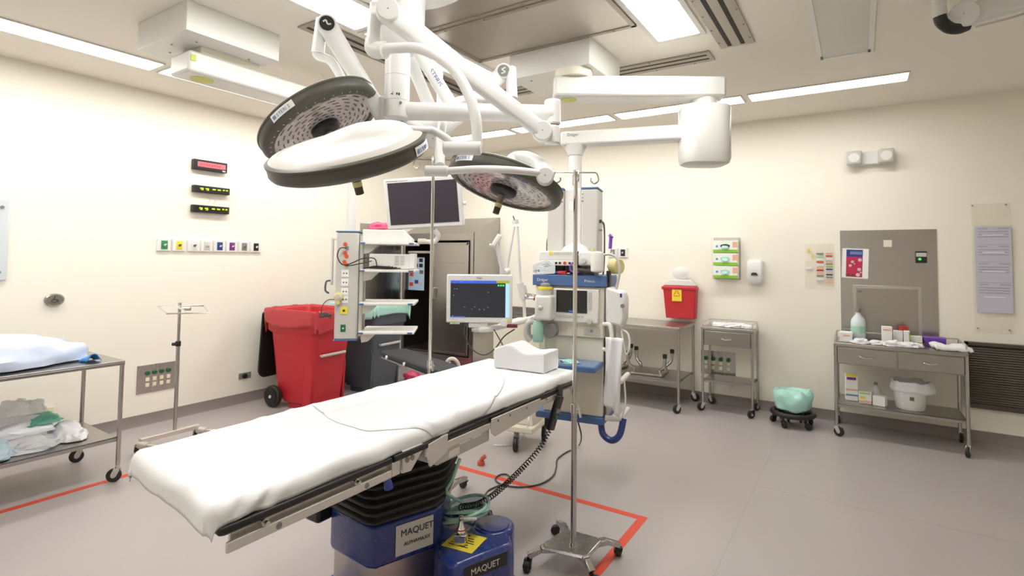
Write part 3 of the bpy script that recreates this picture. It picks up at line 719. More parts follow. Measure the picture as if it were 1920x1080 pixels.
# left arm (disc with mark 2)
Q1 = ad(720, 222, 2.66); Q2 = ad(613, 48, 2.55)
MB().cyl(Q1+V((0, 0, -.03)), Q1+V((0, 0, .1)), .04, n=24).build('arm_end', 'wht', lm, bev=.006)
arm_seg('spring_arm', Q1, Q2, .040, .047)
pv = pivot(Q2, .045, .035)
n_ = (CAM-Q2); n_.z *= .2; n_.normalize(); c = Q2+n_*.036
MB().cyl(c, c+n_*.003, .034, n=32).build('badge', 'blk', pv)
up_ = V((0, 0, 1)); rx_ = up_.cross(n_).normalized()
MB().tube([c+n_*.004+rx_*-.018+up_*.004, c+n_*.004+rx_*-.006+up_*.012, c+n_*.004+rx_*.003-up_*.004, c+n_*.004+rx_*.018-up_*.002], .004, n=6).build('badge_mark', 'wht', pv)
G1 = ad(602, 42, 2.56); G2 = ad(596, 100, 2.56)
MB().bar(G1+V((0, 0, .005)), Q2, .045, .045).build('pivot_bracket', 'wht', lm, bev=.01)
MB().tube([ad(603, 36, 2.56), G2], lambda t: .026+.004*t, n=24, smooth=False).build('yoke_stem', 'wht', lm)
MB().tube([G2+V((0, 0, .03)), G2+V((0, 0, -.01)), ad(618, 113, 2.58), ad(634, 135, 2.62), ad(646, 165, 2.66), ad(640, 195, 2.7)], .021, n=18).build('curved_arm', 'wht', lm)
# right rear arm
S1 = ad(812, 262, 2.95); S2 = ad(944, 136, 3.15)
arm_seg('spring_arm', S1, S2, .036, .045)
pivot(S1, .05, .04)
pv = pivot(S2, .046, .04); n_ = (CAM-S2); n_.z *= .2; n_.normalize(); c = S2+n_*.041; rx_ = up_.cross(n_).normalized()
MB().cyl(c, c+n_*.003, .034, n=32).build('badge', 'mgry', pv)
MB().tube([c+n_*.004+rx_*-.012-up_*.018, c+n_*.004+rx_*.008-up_*.008, c+n_*.004+rx_*-.008+up_*.006, c+n_*.004+rx_*.012+up_*.018], .004, n=6).build('badge_mark', 'wht', pv)
MB().tube([ad(958, 128, 3.14), ad(960, 185, 3.1)], lambda t: .03+.003*t, n=24, smooth=False).build('yoke_stem', 'wht', lm)
MB().tube([ad(960, 180, 3.1), ad(948, 186, 3.08), ad(900, 184, 3.0), ad(858, 190, 2.92), ad(836, 212, 2.8), ad(827, 245, 2.65), ad(825, 312, 2.42)], .0225, n=18).build('curved_arm', 'wht', lm)
MB().cyl(ad(797, 321, 2.4), ad(840, 321, 2.4), .025, n=28).build('arm_end', 'wht', lm, bev=.005)
MB().tube([ad(835, 321, 2.4), ad(900, 317, 2.36), ad(960, 319, 2.36), ad(1018, 325, 2.42)], .0165, n=18).build('yoke_tube', 'wht', lm)
pivot(ad(1022, 331, 2.44), .040, .045)
# two straight arms behind the column
a_ = arm_seg('spring_arm', ad(768, 70, 2.78), ad(862, 222, 2.86), .036, .036)
d = (ad(862, 222, 2.86)-ad(768, 70, 2.78)).normalized(); nn = (CAM-ad(820, 150, 2.8)).normalized(); o = ad(804, 132, 2.82)+nn*.03
lettering('STERIS', o, d, nn.cross(d), .035, 'inkb', a_)
arm_seg('spring_arm', ad(760, 90, 2.85), ad(812, 215, 2.9), .034, .034)
MB().tube([ad(815, 236, 2.86), ad(745, 225, 2.66)], .04, n=20, smooth=False).build('extension_arm', 'wht', lm)
MB().tube([ad(745, 230, 2.62), ad(822, 240, 2.9), ad(870, 215, 3.0)], .033, n=20).build('extension_arm', 'wht', lm)

def surgical_light(label, c, R, n, labdir, bump_dir, face_mat='led', yoke=None, seedn=0):
    """n = direction from the glass face to the white back"""
    c = V(c); n = V(n).normalized()
    x = V(labdir); x = (x-n*x.dot(n)).normalized(); T = frame(c, n, x)
    t = thing('surgical_light', label, 'surgical light', c, 0)
    k = R/.31
    WM_t = WM[t.name]
    def L(*p): return T @ V(p)
    MB(T).lathe([(.262*k, -.004), (.285*k, -.004), (.303*k, .004), (.312*k, .018), (.310*k, .050), (.314*k, .053), (.314*k, .060), (.300*k, .066), (.262*k, .058), (.262*k, -.004)], n=72, cap=False).build('rim', 'rim', t)
    MB(T).lathe([(.301*k, .064), (.290*k, .072), (.262*k, .078), (.262*k, .060)], n=72, cap=False).build('trim_ring', 'gry', t)
    # face as its own oriented object so that the lens pattern follows it
    f = MB(); f.lathe([(0.0, .006), (.262*k, .006)], n=72, cap=False); f.lathe([(0.0, .012), (.262*k, .012)], n=72, cap=False)
    me = f.build('lens_array', face_mat, t)
    me.data.transform(Matrix.Translation(c)); me.matrix_local = WM_t.inverted() @ T
    me.data.transform(Matrix.Identity(4))
    # white cover with raised hump
    bd = V(bump_dir); bd = (bd-n*bd.dot(n)).normalized(); ba = math.atan2(bd.dot(T.col[1].to_3d()), bd.dot(T.col[0].to_3d()))
    def fn(u, v):
        r = .268*k*(u**.8); a = 2*PI*v
        xx, yy = r*math.cos(a), r*math.sin(a)
        al = xx*math.cos(ba)+yy*math.sin(ba); ac = -xx*math.sin(ba)+yy*math.cos(ba)
        q = r/(.268*k)
        z = .074+.026*(1-q*q)**.8
        h = max(0, 1-(ac/(.105*k))**2)*min(1, max(0, (al+.14*k)/(.20*k)))*(1-q**6)
        z += .040*h**.8 if h > 0 else 0
        return (xx, yy, z)
    MB(T).grid(fn, 24, 72).build('back_cover', 'wht', t)
    # handle
    MB(T).lathe([(.072*k, .006), (.074*k, -.012), (.062*k, -.026), (.035*k, -.032), (0, -.032)][::-1], n=32).build('hub', 'blk', t)
    h = MB(T).lathe([(.0, -.125), (.014, -.125), (.0155, -.118), (.0165, -.05), (.020, -.032)], n=20).build('handle', 'brown', t)
    MB(T).lathe([(.0185, -.098), (.0185, -.078), (.016, -.078)], n=20).build('handle_band', 'amber', h)
    MB(T).lathe([(.0, -.130), (.0165, -.130), (.017, -.10), (.016, -.098)], n=20).build('handle_tip', mat('dark_tip', '4a3c30', .4, var=.05), h)
    tk = MB(T)
    for i in range(40):
        a = 2*PI*i/40; m = Matrix.Rotation(a, 4, 'Z')
        ln = .004 if 8 < i < 30 else .010
        tk.box((.276*k, -.0012, -.0052), (.276*k+ln, .0012, -.004), m)
    tk.build('tick_marks', 'wht', t)
    # curved label on the rim wall
    def fl(u, v): a = -.21+.42*u; r = .3135*k; return (r*math.cos(a), r*math.sin(a), .014+.034*v)
    lb = MB(T).grid(fl, 14, 1).build('name_label', 'wht', t)
    return t, T, k, lb
def rim_text(T, k, lb, flip=1):
    x = 0
    txt = 'STERIS'
    for i, ch in enumerate(txt):
        a = (-.10+.042*i)*flip
        if flip < 0: a = .10-.042*i
        er = V((math.cos(a), math.sin(a), 0)); et = V((-math.sin(a), math.cos(a), 0))*flip
        o = er*.3142*k+V((0, 0, .022 if flip > 0 else .040))
        lettering(ch, T @ o, T.to_3x3() @ et, T.to_3x3() @ V((0, 0, flip)), .022, 'inkb', lb, name='letter')
    er = lambda a: V((math.cos(a), math.sin(a), 0))*.3142*k
    a0 = -.18 if flip > 0 else .18
    mk = MB(T)
    a1 = a0+.06*flip
    mk.quad(er(a0)*1.001+V((0, 0, .022)), er(a1)*1.001+V((0, 0, .022)), er(a1)*1.001+V((0, 0, .038)), er(a0)*1.001+V((0, 0, .038)))
    mk.build('label_mark', 'inkb', lb, smooth=False)
def pup(n, mj):
    p = n.cross(mj).normalized()
    return p if p.dot(UP) > 0 else -p
def disc_normal(px, py, D, ang, ratio, up=True):
    """normal of a disc whose outline at (px,py) has its long axis at ang degrees (anticlockwise) and the given axis ratio"""
    c = ad(px, py, D); vd = (CAM-c).normalized()
    r = RT-vd*RT.dot(vd); r.normalize(); u = vd.cross(r)*1.0
    if u.dot(UP) < 0: u = -u
    a = math.radians(ang); perp = u*math.cos(a)-r*math.sin(a)
    if not up: perp = -perp
    th = math.asin(ratio)
    return c, perp*math.cos(th)+vd*math.sin(th), r*math.cos(a)+u*math.sin(a)
c, n, mj = disc_normal(659, 304, 2.06, 12.5, .225)
t, T, k, lb = surgical_light('large surgical light in front of the column, its smooth white back turned up', c, .298, n, mj*.86-(n.cross(mj))*0+(CAM-c).normalized()*.5, mj)
rim_text(T, k, lb, 1)
hb = c+mj*.17+n*.10
MB().tube([hb, ad(790, 244, 2.08), ad(812, 245, 2.1), ad(838, 260, 2.1), ad(850, 272, 2.1)], .015, n=16).build('yoke', 'wht', t)
c, n, mj = disc_normal(610, 240, 2.62, 29, .42, up=False)
t, T, k, lb = surgical_light('left surgical light tilted to show its grey LED face and black hub', c, .305, -n, -mj*.38+pup(n, mj)*.92, mj)
rim_text(T, k, lb, 1)
MB().tube([c-n*.08, ad(648, 190, 2.72), ad(643, 185, 2.7)], .03, n=16).build('yoke', 'wht', t)
c, n, mj = disc_normal(944, 356, 2.72, -18.5, .29, up=False)
t, T, k, lb = surgical_light('right surgical light facing down with ringed LED face, held by a long thin yoke tube', c, .295, -n, -mj*.76+pup(n, mj)*.65, mj)
rim_text(T, k, lb, 1)
MB().tube([c-n*.10, ad(962, 300, 2.84), ad(985, 296, 2.8), ad(1010, 308, 2.66), ad(1022, 330, 2.48)], .036, n=18).build('yoke', 'wht', t)

# ------------------------------------------------------------------ left ceiling boom with shelves
bl = thing('equipment_boom', 'white ceiling boom carrying a pillar with four shelves before the waste carts', 'equipment boom', (-3.59, 1.85, ZC))
MB().box((-3.90, 1.55, 2.86), (-3.28, 2.15, ZC)).build('mounting_box', 'wht2', bl, bev=.004)
mh = MB()
for x, y in ((-3.75, 1.68), (-3.75, 2.02), (-3.42, 1.68), (-3.42, 2.02), (-3.6, 1.62)): mh.cyl((x, y, 2.861), (x, y, 2.857), .007, n=10)
mh.build('box_screws', 'mgry', bl)
MB().box((-3.70, 1.73, 2.815), (-3.46, 2.12, 2.862)).build('bearing_plate', 'cream', bl, bev=.006)
al = MB().box((-3.70, 1.66, 2.685), (-3.46, 3.25, 2.82)).build('arm', 'wht2', bl, bev=.018)
MB().cyl((-3.58, 1.80, 2.6845), (-3.58, 1.80, 2.683), .07, n=32).build('sticker', 'lime', al)
MB().box((-3.462, 1.668, 2.75), (-3.455, 1.70, 2.79)).build('sticker', 'lime', al, bev=.002)
MB().cyl((-3.59, 3.07, 2.62), (-3.59, 3.07, 2.69), .09, n=32).build('swivel', 'wht2', bl, bev=.01)
PX, PY = -3.60, 3.07
MB().cyl((PX, PY, 1.74), (PX, PY, 2.64), .04, n=32).build('pole', 'wht2', bl)
# pillar, turned to face the viewer
pa = math.radians(38)
T = Matrix.Translation((PX, PY, 0)) @ Matrix.Rotation(pa, 4, 'Z')      # local -y faces the viewer
pil = MB(T).box((-.10, -.08, .862), (.085, .12, 1.745)).build('pillar', 'gry', bl, bev=.012)
MB(T).box((-.103, -.083, .852), (.088, .123, .862)).build('bottom_cap', 'dblue', pil, bev=.003)
MB(T).box((-.103, -.083, 1.745), (.088, .123, 1.757)).build('top_cap', 'dblue', pil, bev=.003)
for x, z in ((-.025, 1.647), (-.025, 1.573), (-.012, 1.545), (-.027, 1.50), (-.010, 1.475)):
    MB(T).cyl((x, -.081, z), (x, -.088, z), .016, n=20).build('gas_port', 'orng', pil)
MB(T).cyl((-.01, -.081, 1.617), (-.01, -.10, 1.617), .014, n=20).build('plug', 'mgry', pil)
for z, m_ in ((1.405, 'paper'), (1.33, 'paper'), (1.255, 'paper'), (1.19, 'paper'), (1.10, 'yel')):
    o = MB(T).box((-.05, -.085, z-.03), (.01, -.081, z+.03)).build('socket_plate', m_, pil, bev=.003)
    if m_ == 'paper': MB(T).box((-.035, -.087, z-.004), (-.025, -.085, z+.006)).box((-.012, -.087, z-.004), (-.002, -.085, z+.006)).build('socket_slots', 'ink', o)
    else: MB(T).box((-.032, -.087, z-.008), (-.012, -.085, z+.008)).build('marking', 'ink', o)
o = MB(T).box((-.045, -.085, .925), (-.005, -.081, .985)).build('socket_plate', 'dgreen', pil, bev=.003)
MB(T).cyl((-.025, -.086, .955), (-.025, -.082, .955), .007).build('socket_hole', 'paper', o)
MB(T).box((.090, -.06, .89), (.118, -.03, 1.72)).box((.090, .06, .89), (.118, .09, 1.72)).build('shelf_rails', 'gry', pil, bev=.003)
shelf_z = (1.655, 1.405, 1.125, .915)
shelf_z = (1.668, 1.44, 1.168, .932)
for z in shelf_z:
    s = MB(T).box((.105, -.13, z-.022), (.555, .26, z)).build('shelf', 'wht2', bl, bev=.005)
    for xa_ in (.50, .105): MB(T).box((xa_, -.133, z-.020), (xa_+.04, -.129, z-.004)).build('corner_cap', 'dblue', s, bev=.002)
    MB(T).prism([(.105, z-.022), (.24, z-.022), (.17, z-.09), (.118, z-.10)], -.05, -.04, Matrix(((1, 0, 0, 0), (0, 0, 1, 0), (0, 1, 0, 0), (0, 0, 0, 1)))).prism([(.105, z-.022), (.24, z-.022), (.17, z-.09), (.118, z-.10)], .06, .07, Matrix(((1, 0, 0, 0), (0, 0, 1, 0), (0, 1, 0, 0), (0, 0, 0, 1)))).build('shelf_bracket', 'wht2', s)
# cables of the pillar
single(MB(T).tube([(-.01, -.10, 1.617), (-.055, -.13, 1.61), (-.075, -.13, 1.55), (-.05, -.12, 1.49), (-.01, -.11, 1.475), (.06, -.13, 1.50), (.13, -.13, 1.53), (.22, -.12, 1.53), (.24, -.09, 1.463)], .0045, n=8).tube([(.20, -.12, 1.51), (.16, -.125, 1.50), (.05, -.12, 1.475), (-.01, -.10, 1.47)], .0045, n=8), 'plug_cable', 'blk', 'black cable looping out of the orange ports of the grey boom pillar', 'cable')
# devices on the shelves
zt = shelf_z[0]
single(MB(T).prism([(.11, zt+.001), (.52, zt+.001), (.52, zt+.03), (.44, zt+.105), (.11, zt+.105)], -.07, .14, Matrix(((1, 0, 0, 0), (0, 0, 1, 0), (0, 1, 0, 0), (0, 0, 0, 1)))), 'white_console', 'wht2', 'white sloped device case on the top shelf of the boom pillar', 'medical device', bev=.006)
zt = shelf_z[1]
vc = thing('video_processor', 'white and grey video processor box on the second boom shelf', 'medical device', T @ V((.33, .02, zt)))
MB(T).box((.17, -.075, zt+.003), (.54, .15, zt+.13)).build('case', 'wht2', vc, bev=.006)
g_ = MB(T)
for i in range(6):
    for j in range(2): g_.box((.38+j*.045, -.0765, zt+.04+i*.013), (.415+j*.045, -.0745, zt+.044+i*.013))
g_.build('vent_lines', 'mgry', vc)
MB(T).box((.50, -.08, zt+.01), (.545, .15, zt+.135)).build('front_panel', 'wht', vc, bev=.004)
cb = MB(T)
for k in range(4): cb.tube([(.13+.01*k, -.085, zt+.012), (.22, -.09-.004*k, zt+.012+.005*k), (.33, -.09, zt+.008+.005*k), (.43-.03*k, -.09, zt+.012+.006*k)], .0045, n=6)
single(cb, 'cable_bundle', 'blk', 'black cable bundle lying on the front edge of the second boom shelf', 'cable')
T2 = T
single(lump(T @ V((.24, 0, shelf_z[0]+.107)), .085, .06, .055, 3, .3, ang=.4), 'pink_bag', 'pink', 'crumpled pink plastic bag on top of the white device on the boom', 'bag')
# cream plug device hanging from the pillar with tangled lead
pd = thing('plug_adapter', 'cream yellow round plug adapter clipped low on the grey boom pillar', 'plug', T @ V((-.06, -.11, 1.2)))
MB(T).lathe([(.032, 0), (.036, .008), (.036, .03), (.028, .036), (0, .036)], Matrix.Translation((-.066, -.085, 1.215)) @ Matrix.Rotation(PI/2, 4, 'X'), n=28).build('body', 'amber', pd)
MB(T).box((-.085, -.118, 1.15), (-.05, -.084, 1.20)).build('clip', 'amber', pd, bev=.006)
MB(T).cyl((-.066, -.121, 1.215), (-.066, -.125, 1.215), .02).build('dial', 'gry', pd)
pts = [(-.09, -.1, 1.19), (-.14, -.12, 1.19), (-.18, -.13, 1.15), (-.19, -.13, 1.09)]
for i in range(16): pts.append((-.16+.05*math.sin(i*1.9), -.13+.02*math.cos(i*2.3), 1.065+.022*math.sin(i*2.7)))
MB(T).tube(pts, .0035, n=6, k=5).build('lead', 'cable', pd)
# hanging white frame with blue handles beyond the pillar
hf = thing('side_bracket', 'white bracket frame with blue grips on the far left of the boom pillar', 'bracket', ad(625, 480, 4.7))
o = T
MB(T).box((-.17, .05, 1.30), (-.155, .10, 1.70)).box((-.17, .05, 1.685), (-.10, .10, 1.70)).build('frame', 'wht2', hf, bev=.003)
MB(T).tube([(-.17, .04, 1.34), (-.19, .0, 1.33), (-.195, -.0, 1.26), (-.165, .0, 1.235)], .008, n=8).build('grip', 'dgry', hf)

# large flat monitor above the table head
mt_c = ad(795, 380, 3.9)
def screen_frame(c, yaw, tilt, rollz=0.):
    return Matrix.Translation(c) @ Matrix.Rotation(yaw, 4, 'Z') @ Matrix.Rotation(tilt, 4, 'X') @ Matrix.Rotation(rollz, 4, 'Y')
T = screen_frame(mt_c, math.radians(27), math.radians(9), math.radians(-3.5))
mon = thing('wall_monitor', 'large switched off flat monitor in white frame hanging above the table head', 'monitor', mt_c)
MB(T).box((-.285, -.02, -.185), (.285, .035, .185)).build('housing', 'wht', mon, bev=.012)
MB(T).box((-.255, -.0225, -.150), (.255, -.018, .155)).build('screen', 'dscr', mon)
q = MB(T); q.box((-.262, -.0215, .166), (-.18, -.0195, .171)).box((-.172, -.0215, .167), (-.10, -.0195, .170)); q.build('printed_line', 'mgry', mon)
MB(T).box((-.12, .035, -.10), (.12, .075, .10)).build('back_box', 'wht2', mon, bev=.01)
tb = T @ V((0, .07, 0))
MB().tube([tb, tb+V((-.02, .12, .02)), tb+V((-.03, .16, .12)), tb+V((-.03, .16, .45))], .028, n=16).build('hanger', 'wht2', mon)
MB().cyl(tb+V((-.03, .16, .42)), (tb.x-.03, tb.y+.16, ZC), .022, n=20).build('ceiling_pole', 'wht2', mon)
MB(T).cyl((.288, 0, -.02), (.31, 0, -.02), .014).build('side_knob', 'wht', mon)
hl = thing('light_handle', 'small white curved handle below the large monitor', 'handle', T @ V((.01, .1, -.25)))
MB(T).tube([(.06, .0, -.20), (.08, .02, -.25), (.05, .03, -.29), (.0, .03, -.29), (-.03, .03, -.285)], .018, n=12).build('grip', 'wht', hl)
MB(T).cyl((-.02, .03, -.286), (-.075, .03, -.283), .021, n=16).build('end_cap', 'cream', hl, bev=.003)
MB(T).cyl((.055, 0, -.186), (.055, 0, -.21), .010, n=12).build('stem', 'mgry', hl)

# ------------------------------------------------------------------ right boom
br = thing('equipment_boom', 'white ceiling boom on the right with long jointed arm holding the anaesthesia pillar', 'equipment boom', (-1.81, 3.5, ZC))
MB().box((-2.13, 3.24, 2.85), (-1.49, 3.78, ZC)).build('mounting_box', 'wht2', br, bev=.004)
mh = MB()
for x, y in ((-2.0, 3.34), (-1.9, 3.6), (-1.6, 3.32), (-1.6, 3.68)): mh.cyl((x, y, 2.851), (x, y, 2.846), .007, n=10)
mh.build('box_screws', 'mgry', br)
B0 = ad(1075, 178, 3.74); B1 = ad(1335, 190, 3.72); B0.z = B1.z = 2.725
dd = (B1-B0).normalized()
MB().cyl((B0.x, B0.y, 2.79), (B0.x, B0.y, 2.852), .13, n=40).build('bearing_plate', 'cream', br, bev=.006)
ua = MB().bar(B0-dd*.14, B1+dd*.07, .19, .145).build('upper_arm', 'wht2', br, bev=.02)
MB().cyl(V((B0.x, B0.y, 2.652))+dd*-.03, V((B0.x, B0.y, 2.650))+dd*-.03, .055, n=28).build('sticker', 'lime', ua)
e0 = B0-dd*.142; MB().bar(e0, e0+dd*.004, .02, .06).build('sticker', 'lime', ua, bev=.002)
e1 = B1+dd*.0705; MB().bar(e1, e1+dd*.003, .02, .05).build('end_mark', 'dblue', ua)
J = V((B1.x, B1.y, 0))-dd*.055
MB().cyl((J.x, J.y, 2.57), (J.x, J.y, 2.66), .09, n=32).build('joint_collar', 'wht2', br, bev=.006)
R = []
for z, sx, sy in ((2.195, .08, .06), (2.198, .13, .10), (2.21, .155, .12), (2.24, .165, .13), (2.32, .165, .13), (2.59, .165, .13), (2.605, .155, .12)):
    R.append([V((J.x, J.y, z))+RT*0+dd*(math.copysign(abs(math.cos(a))**.6, math.cos(a))*sx)+V((-dd.y, dd.x, 0))*(math.copysign(abs(math.sin(a))**.6, math.sin(a))*sy) for a in [2*PI*i/32 for i in range(32)]])
MB().loft(R).build('joint_housing', 'wht2', br)
C0 = V((J.x, J.y, 2.43)); C1 = ad(1079, 265, 3.98); C1.z = 2.43
d2 = (C1-C0).normalized()
la = MB().bar(C0, C1+d2*.10, .14, .105).build('lower_arm', 'wht2', br, bev=.016)
MB().lathe([(.055, 2.31), (.06, 2.33), (.078, 2.365), (.082, 2.38)], Matrix.Translation((C1.x, C1.y, 0)), n=32).build('pole_collar', 'wht2', br)
n_ = V((-d2.y, d2.x, 0)); n_ = n_ if n_.dot(CAM-C1) > 0 else -n_
lettering('Dräger', C1+d2*.05+n_*.0715+V((0, 0, .012)), -d2, (0, 0, 1), .03, 'mgry', la)
PZ = 2.06
MB().cyl((C1.x, C1.y, PZ-.02), (C1.x, C1.y, 2.33), .048, n=32).build('pole', 'wht2', br)
Ta = Matrix.Translation((C1.x, C1.y, 0)) @ Matrix.Rotation(math.radians(14), 4, 'Z')
cm = MB(Ta).box((-.065, -.07, 1.445), (.065, .10, PZ)).build('pillar_core', 'wht2', br, bev=.012)
for s in (-1, 1):
    pcol = MB(Ta).box((s*.125-.060, -.10, 1.445), (s*.125+.060, .12, PZ-.012)).build('pillar_column', 'gry', br, bev=.012)
    MB(Ta).box((s*.125-.062, -.102, PZ-.012), (s*.125+.062, .122, PZ)).build('blue_cap', 'dblue', pcol, bev=.002)
    for j, z in enumerate((2.01, 1.985, 1.96)):
        MB(Ta).cyl((s*.12-.045 if s > 0 else s*.12+.045, -.101, z), (s*.12-.045 if s > 0 else s*.12+.045, -.104, z), .005+.002*(j == 2), n=12).build('port', 'mgry', pcol)
MB(Ta).box((-.03, -.072, 1.90), (.0, -.0705, 1.96)).build('notice', 'paper', cm)

# ------------------------------------------------------------------ anaesthesia machine (hung from the pillar)
ma = math.radians(9.8); O = ad(1061, 640, 3.66); O.z = 0
Tm = Matrix.Translation(O) @ Matrix.Rotation(ma, 4, 'Z')
am = thing('anaesthesia_machine', 'white and blue anaesthesia machine with dark screen hanging at the table head', 'anaesthesia machine', O, ma)
X0, X1 = -.235, .262
# local x across, y back
MB(Tm).box((X0+.07, .02, .50), (X1-.01, .36, 1.02)).build('lower_cabinet', 'cream', am, bev=.008)
MB(Tm).box((X0+.02, .0, .452), (X1, .36, .50)).build('bottom_bumper', 'dblue', am, bev=.006)
MB(Tm).box((X0+.01, .0, 1.02), (X1, .34, 1.36)).build('upper_body', 'cream', am, bev=.008)
MB(Tm).box((X0, .10, .98), (X0+.14, .36, 1.36)).build('side_body', 'gry', am, bev=.006)
tpn = MB(Tm).box((X0-.005, -.02, 1.362), (X1+.01, .36, 1.437)).build('top_bar', 'dblue', am, bev=.005)
Xd = Tm.to_3x3() @ V((1, 0, 0))
lettering('Dräger', Tm @ V((X0+.03, -.0215, 1.392)), Xd, (0, 0, 1), .028, 'wht', tpn)
lettering('Primus', Tm @ V((X1-.13, -.0215, 1.392)), Xd, (0, 0, 1), .026, 'wht', tpn)
sp = MB(Tm).box((-.085, -.03, 1.12), (X1-.03, .0, 1.345)).build('screen_panel', 'wht2', am, bev=.006)
MB(Tm).box((-.06, -.033, 1.185), (.155, -.0305, 1.335)).build('screen', 'bscr', sp)
MB(Tm).box((.03, -.0345, 1.19), (.06, -.0335, 1.20)).build('screen_mark', 'litb', sp)
k_ = MB(Tm)
for i in range(8): k_.box((.165, -.034, 1.21+i*.015), (.185, -.031, 1.22+i*.015))
for i in range(9): k_.box((-.06+i*.022, -.034, 1.155), (-.045+i*.022, -.031, 1.168))
k_.build('buttons', 'gry', sp)
MB(Tm).cyl((.175, -.03, 1.135), (.175, -.055, 1.135), .019, n=24).build('dial', 'gry', sp, bev=.002)
for x in (-.07, -.005): MB(Tm).cyl((x, -.001, 1.075), (x, -.012, 1.075), .012, n=20).build('gauge', 'mgry' if x < -.05 else 'gry', am)
MB(Tm).box((.125, -.006, 1.04), (.235, .0, 1.10)).build('recess_panel', 'gry', am, bev=.002)
MB(Tm).cyl((.18, -.006, 1.068), (.18, -.011, 1.068), .01).build('screw', 'mgry', am)
MB(Tm).box((-.19, -.22, .835), (X1-.005, .02, .868)).build('tray', 'dblue', am, bev=.004)
MB(Tm).box((-.18, -.21, .868), (X1-.015, .0, .871)).build('tray_mat', mat('tray_mat', '6f86a8', .4, var=.04), am)
MB(Tm).tube([(X1, -.02, 1.12), (X1+.05, -.03, 1.11), (X1+.055, -.03, .97), (X1, -.02, .955)], .014, n=12).build('side_handle', 'wht2', am)
MB(Tm).tube([(X0+.02, -.02, 1.135), (X0-.015, -.03, 1.125), (X0-.02, -.03, 1.02), (X0+.03, -.02, 1.0)], .014, n=12).build('side_handle', 'wht2', am)
MB(Tm).box((X1, .04, .50), (X1+.01, .34, 1.36)).build('side_panel', 'ssh', am, bev=.002)
for z in (.74, .50): MB(Tm).tube([(X1+.005, .02, z), (X1+.09, .04, z), (X1+.10, .10, z), (X1+.10, .30, z)], .018, n=10, k=4).build('side_loop', 'wht2', am)
MB(Tm).tube([(X1-.03, .05, .46), (X1-.01, .03, .39), (X1+.05, .02, .36), (X1+.10, .03, .40), (X1+.12, .06, .50)], .022, n=12).build('rubber_bumper_loop', 'navy', am)
MB(Tm).tube([(X1+.10, .05, .46), (X1+.13, .06, .60), (X1+.12, .08, .74)], .006, n=8).build('loop_rod', 'wht2', am)
MB(Tm).box((X0+.05, .10, .44), (X0+.09, .14, .36)).build('bottom_fitting', 'blk', am, bev=.004)
# absorber / vaporiser
vp = MB(Tm).box((X0+.045, -.115, 1.13), (X0+.165, .0, 1.30)).build('vaporiser', 'wht2', am, bev=.016)
MB(Tm).cyl((X0+.105, -.06, 1.30), (X0+.105, -.06, 1.335), .046, n=28).build('neck', 'gry', vp, bev=.003)
MB(Tm).cyl((X0+.105, -.06, 1.335), (X0+.105, -.06, 1.355), .048, n=28).build('yellow_ring', 'yel', vp, bev=.003)
MB(Tm).lathe([(.036, 1.352), (.034, 1.372), (.02, 1.382), (0, 1.383)], Matrix.Translation(V((X0+.105, -.06, 0))), n=24).build('dial', 'mgry', vp)
MB(Tm).sph((X0+.09, -.115, 1.215), .018).build('knob', 'gry', vp)
MB(Tm).box((X0-.0, -.02, 1.255), (X0+.045, -.01, 1.278)).build('red_tag', 'orng', am, bev=.002)
MB(Tm).tube([(X0-.04, -.05, 1.30), (X0+.02, -.06, 1.292), (X0+.05, -.06, 1.285)], .008, n=8).build('pipe', 'chrome', am)
MB(Tm).sph((X0-.04, -.03, 1.28), .018).cyl((X0-.05, -.03, 1.27), (X0+.01, -.03, 1.27), .009).build('valve', 'chrome', am)
MB(Tm).cyl((X0+.14, -.07, 1.06), (X0+.14, -.01, 1.06), .05, n=28).build('absorber_port', 'mgry', am, bev=.004)
MB(Tm).lathe([(.034, .98), (.038, 1.0), (.038, 1.10), (.03, 1.12), (0, 1.12)], Matrix.Translation(V((X0+.06, -.07, 0))), n=24).build('absorber_canister', 'hose', am)
MB(Tm).tube([(X0+.02, -.04, 1.11), (X0-.02, -.06, 1.10), (X0-.03, -.07, 1.03), (X0+.0, -.07, .98)], .018, n=12).build('breathing_limb', 'gry', am)
# loose items on the tray
single(MB(Tm).tube([(-.10, -.18, .878), (-.04, -.15, .882), (.02, -.16, .880), (.06, -.13, .880)], .006, n=8).box((-.10, -.14, .872), (-.03, -.09, .884)), 'syringe', 'ink', 'dark capped syringe lying on the blue tray of the anaesthesia machine', 'syringe')
single(lump(Tm @ V((-.05, -.14, .872)), .07, .045, .018, 8, .4), 'film_wrapper', 'film', 'clear torn film wrapper on the blue tray of the anaesthesia machine', 'wrapper')
single(lump(Tm @ V((.07, -.14, .872)), .055, .04, .018, 9, .4), 'gauze_wrapper', 'teal', 'pale mint gauze wrapper on the blue machine tray beside the stand pole', 'wrapper')
# monitor box and clutter on top
mb_ = thing('gas_monitor', 'white multi gas monitor box with yellow sticker on top of the anaesthesia machine', 'medical device', Tm @ V((0, .1, 1.50)), ma)
MB(Tm).box((-.20, .0, 1.535), (.06, .28, 1.60)).build('case', 'wht2', mb_, bev=.008)
MB(Tm).box((-.19, -.004, 1.50), (.055, .26, 1.536)).build('lower_case', 'wht', mb_, bev=.004)
MB(Tm).box((-.125, -.003, 1.575), (-.10, .0, 1.597)).build('sticker', 'yel', mb_)
for i, (x, m_) in enumerate(((-.072, 'blk'), (-.045, 'blk'), (-.01, 'orng'), (.025, 'blk'), (.048, 'violet'))):
    MB(Tm).cyl((x, -.004, 1.518), (x, -.010, 1.518), .008 if m_ != 'orng' else .011, n=16).build('socket', m_, mb_)
v_ = MB(Tm)
for i in range(10): v_.box((-.09+i*.013, -.002, 1.575), (-.082+i*.013, .0005, 1.595))
v_.build('vent_slots', 'gry', mb_)
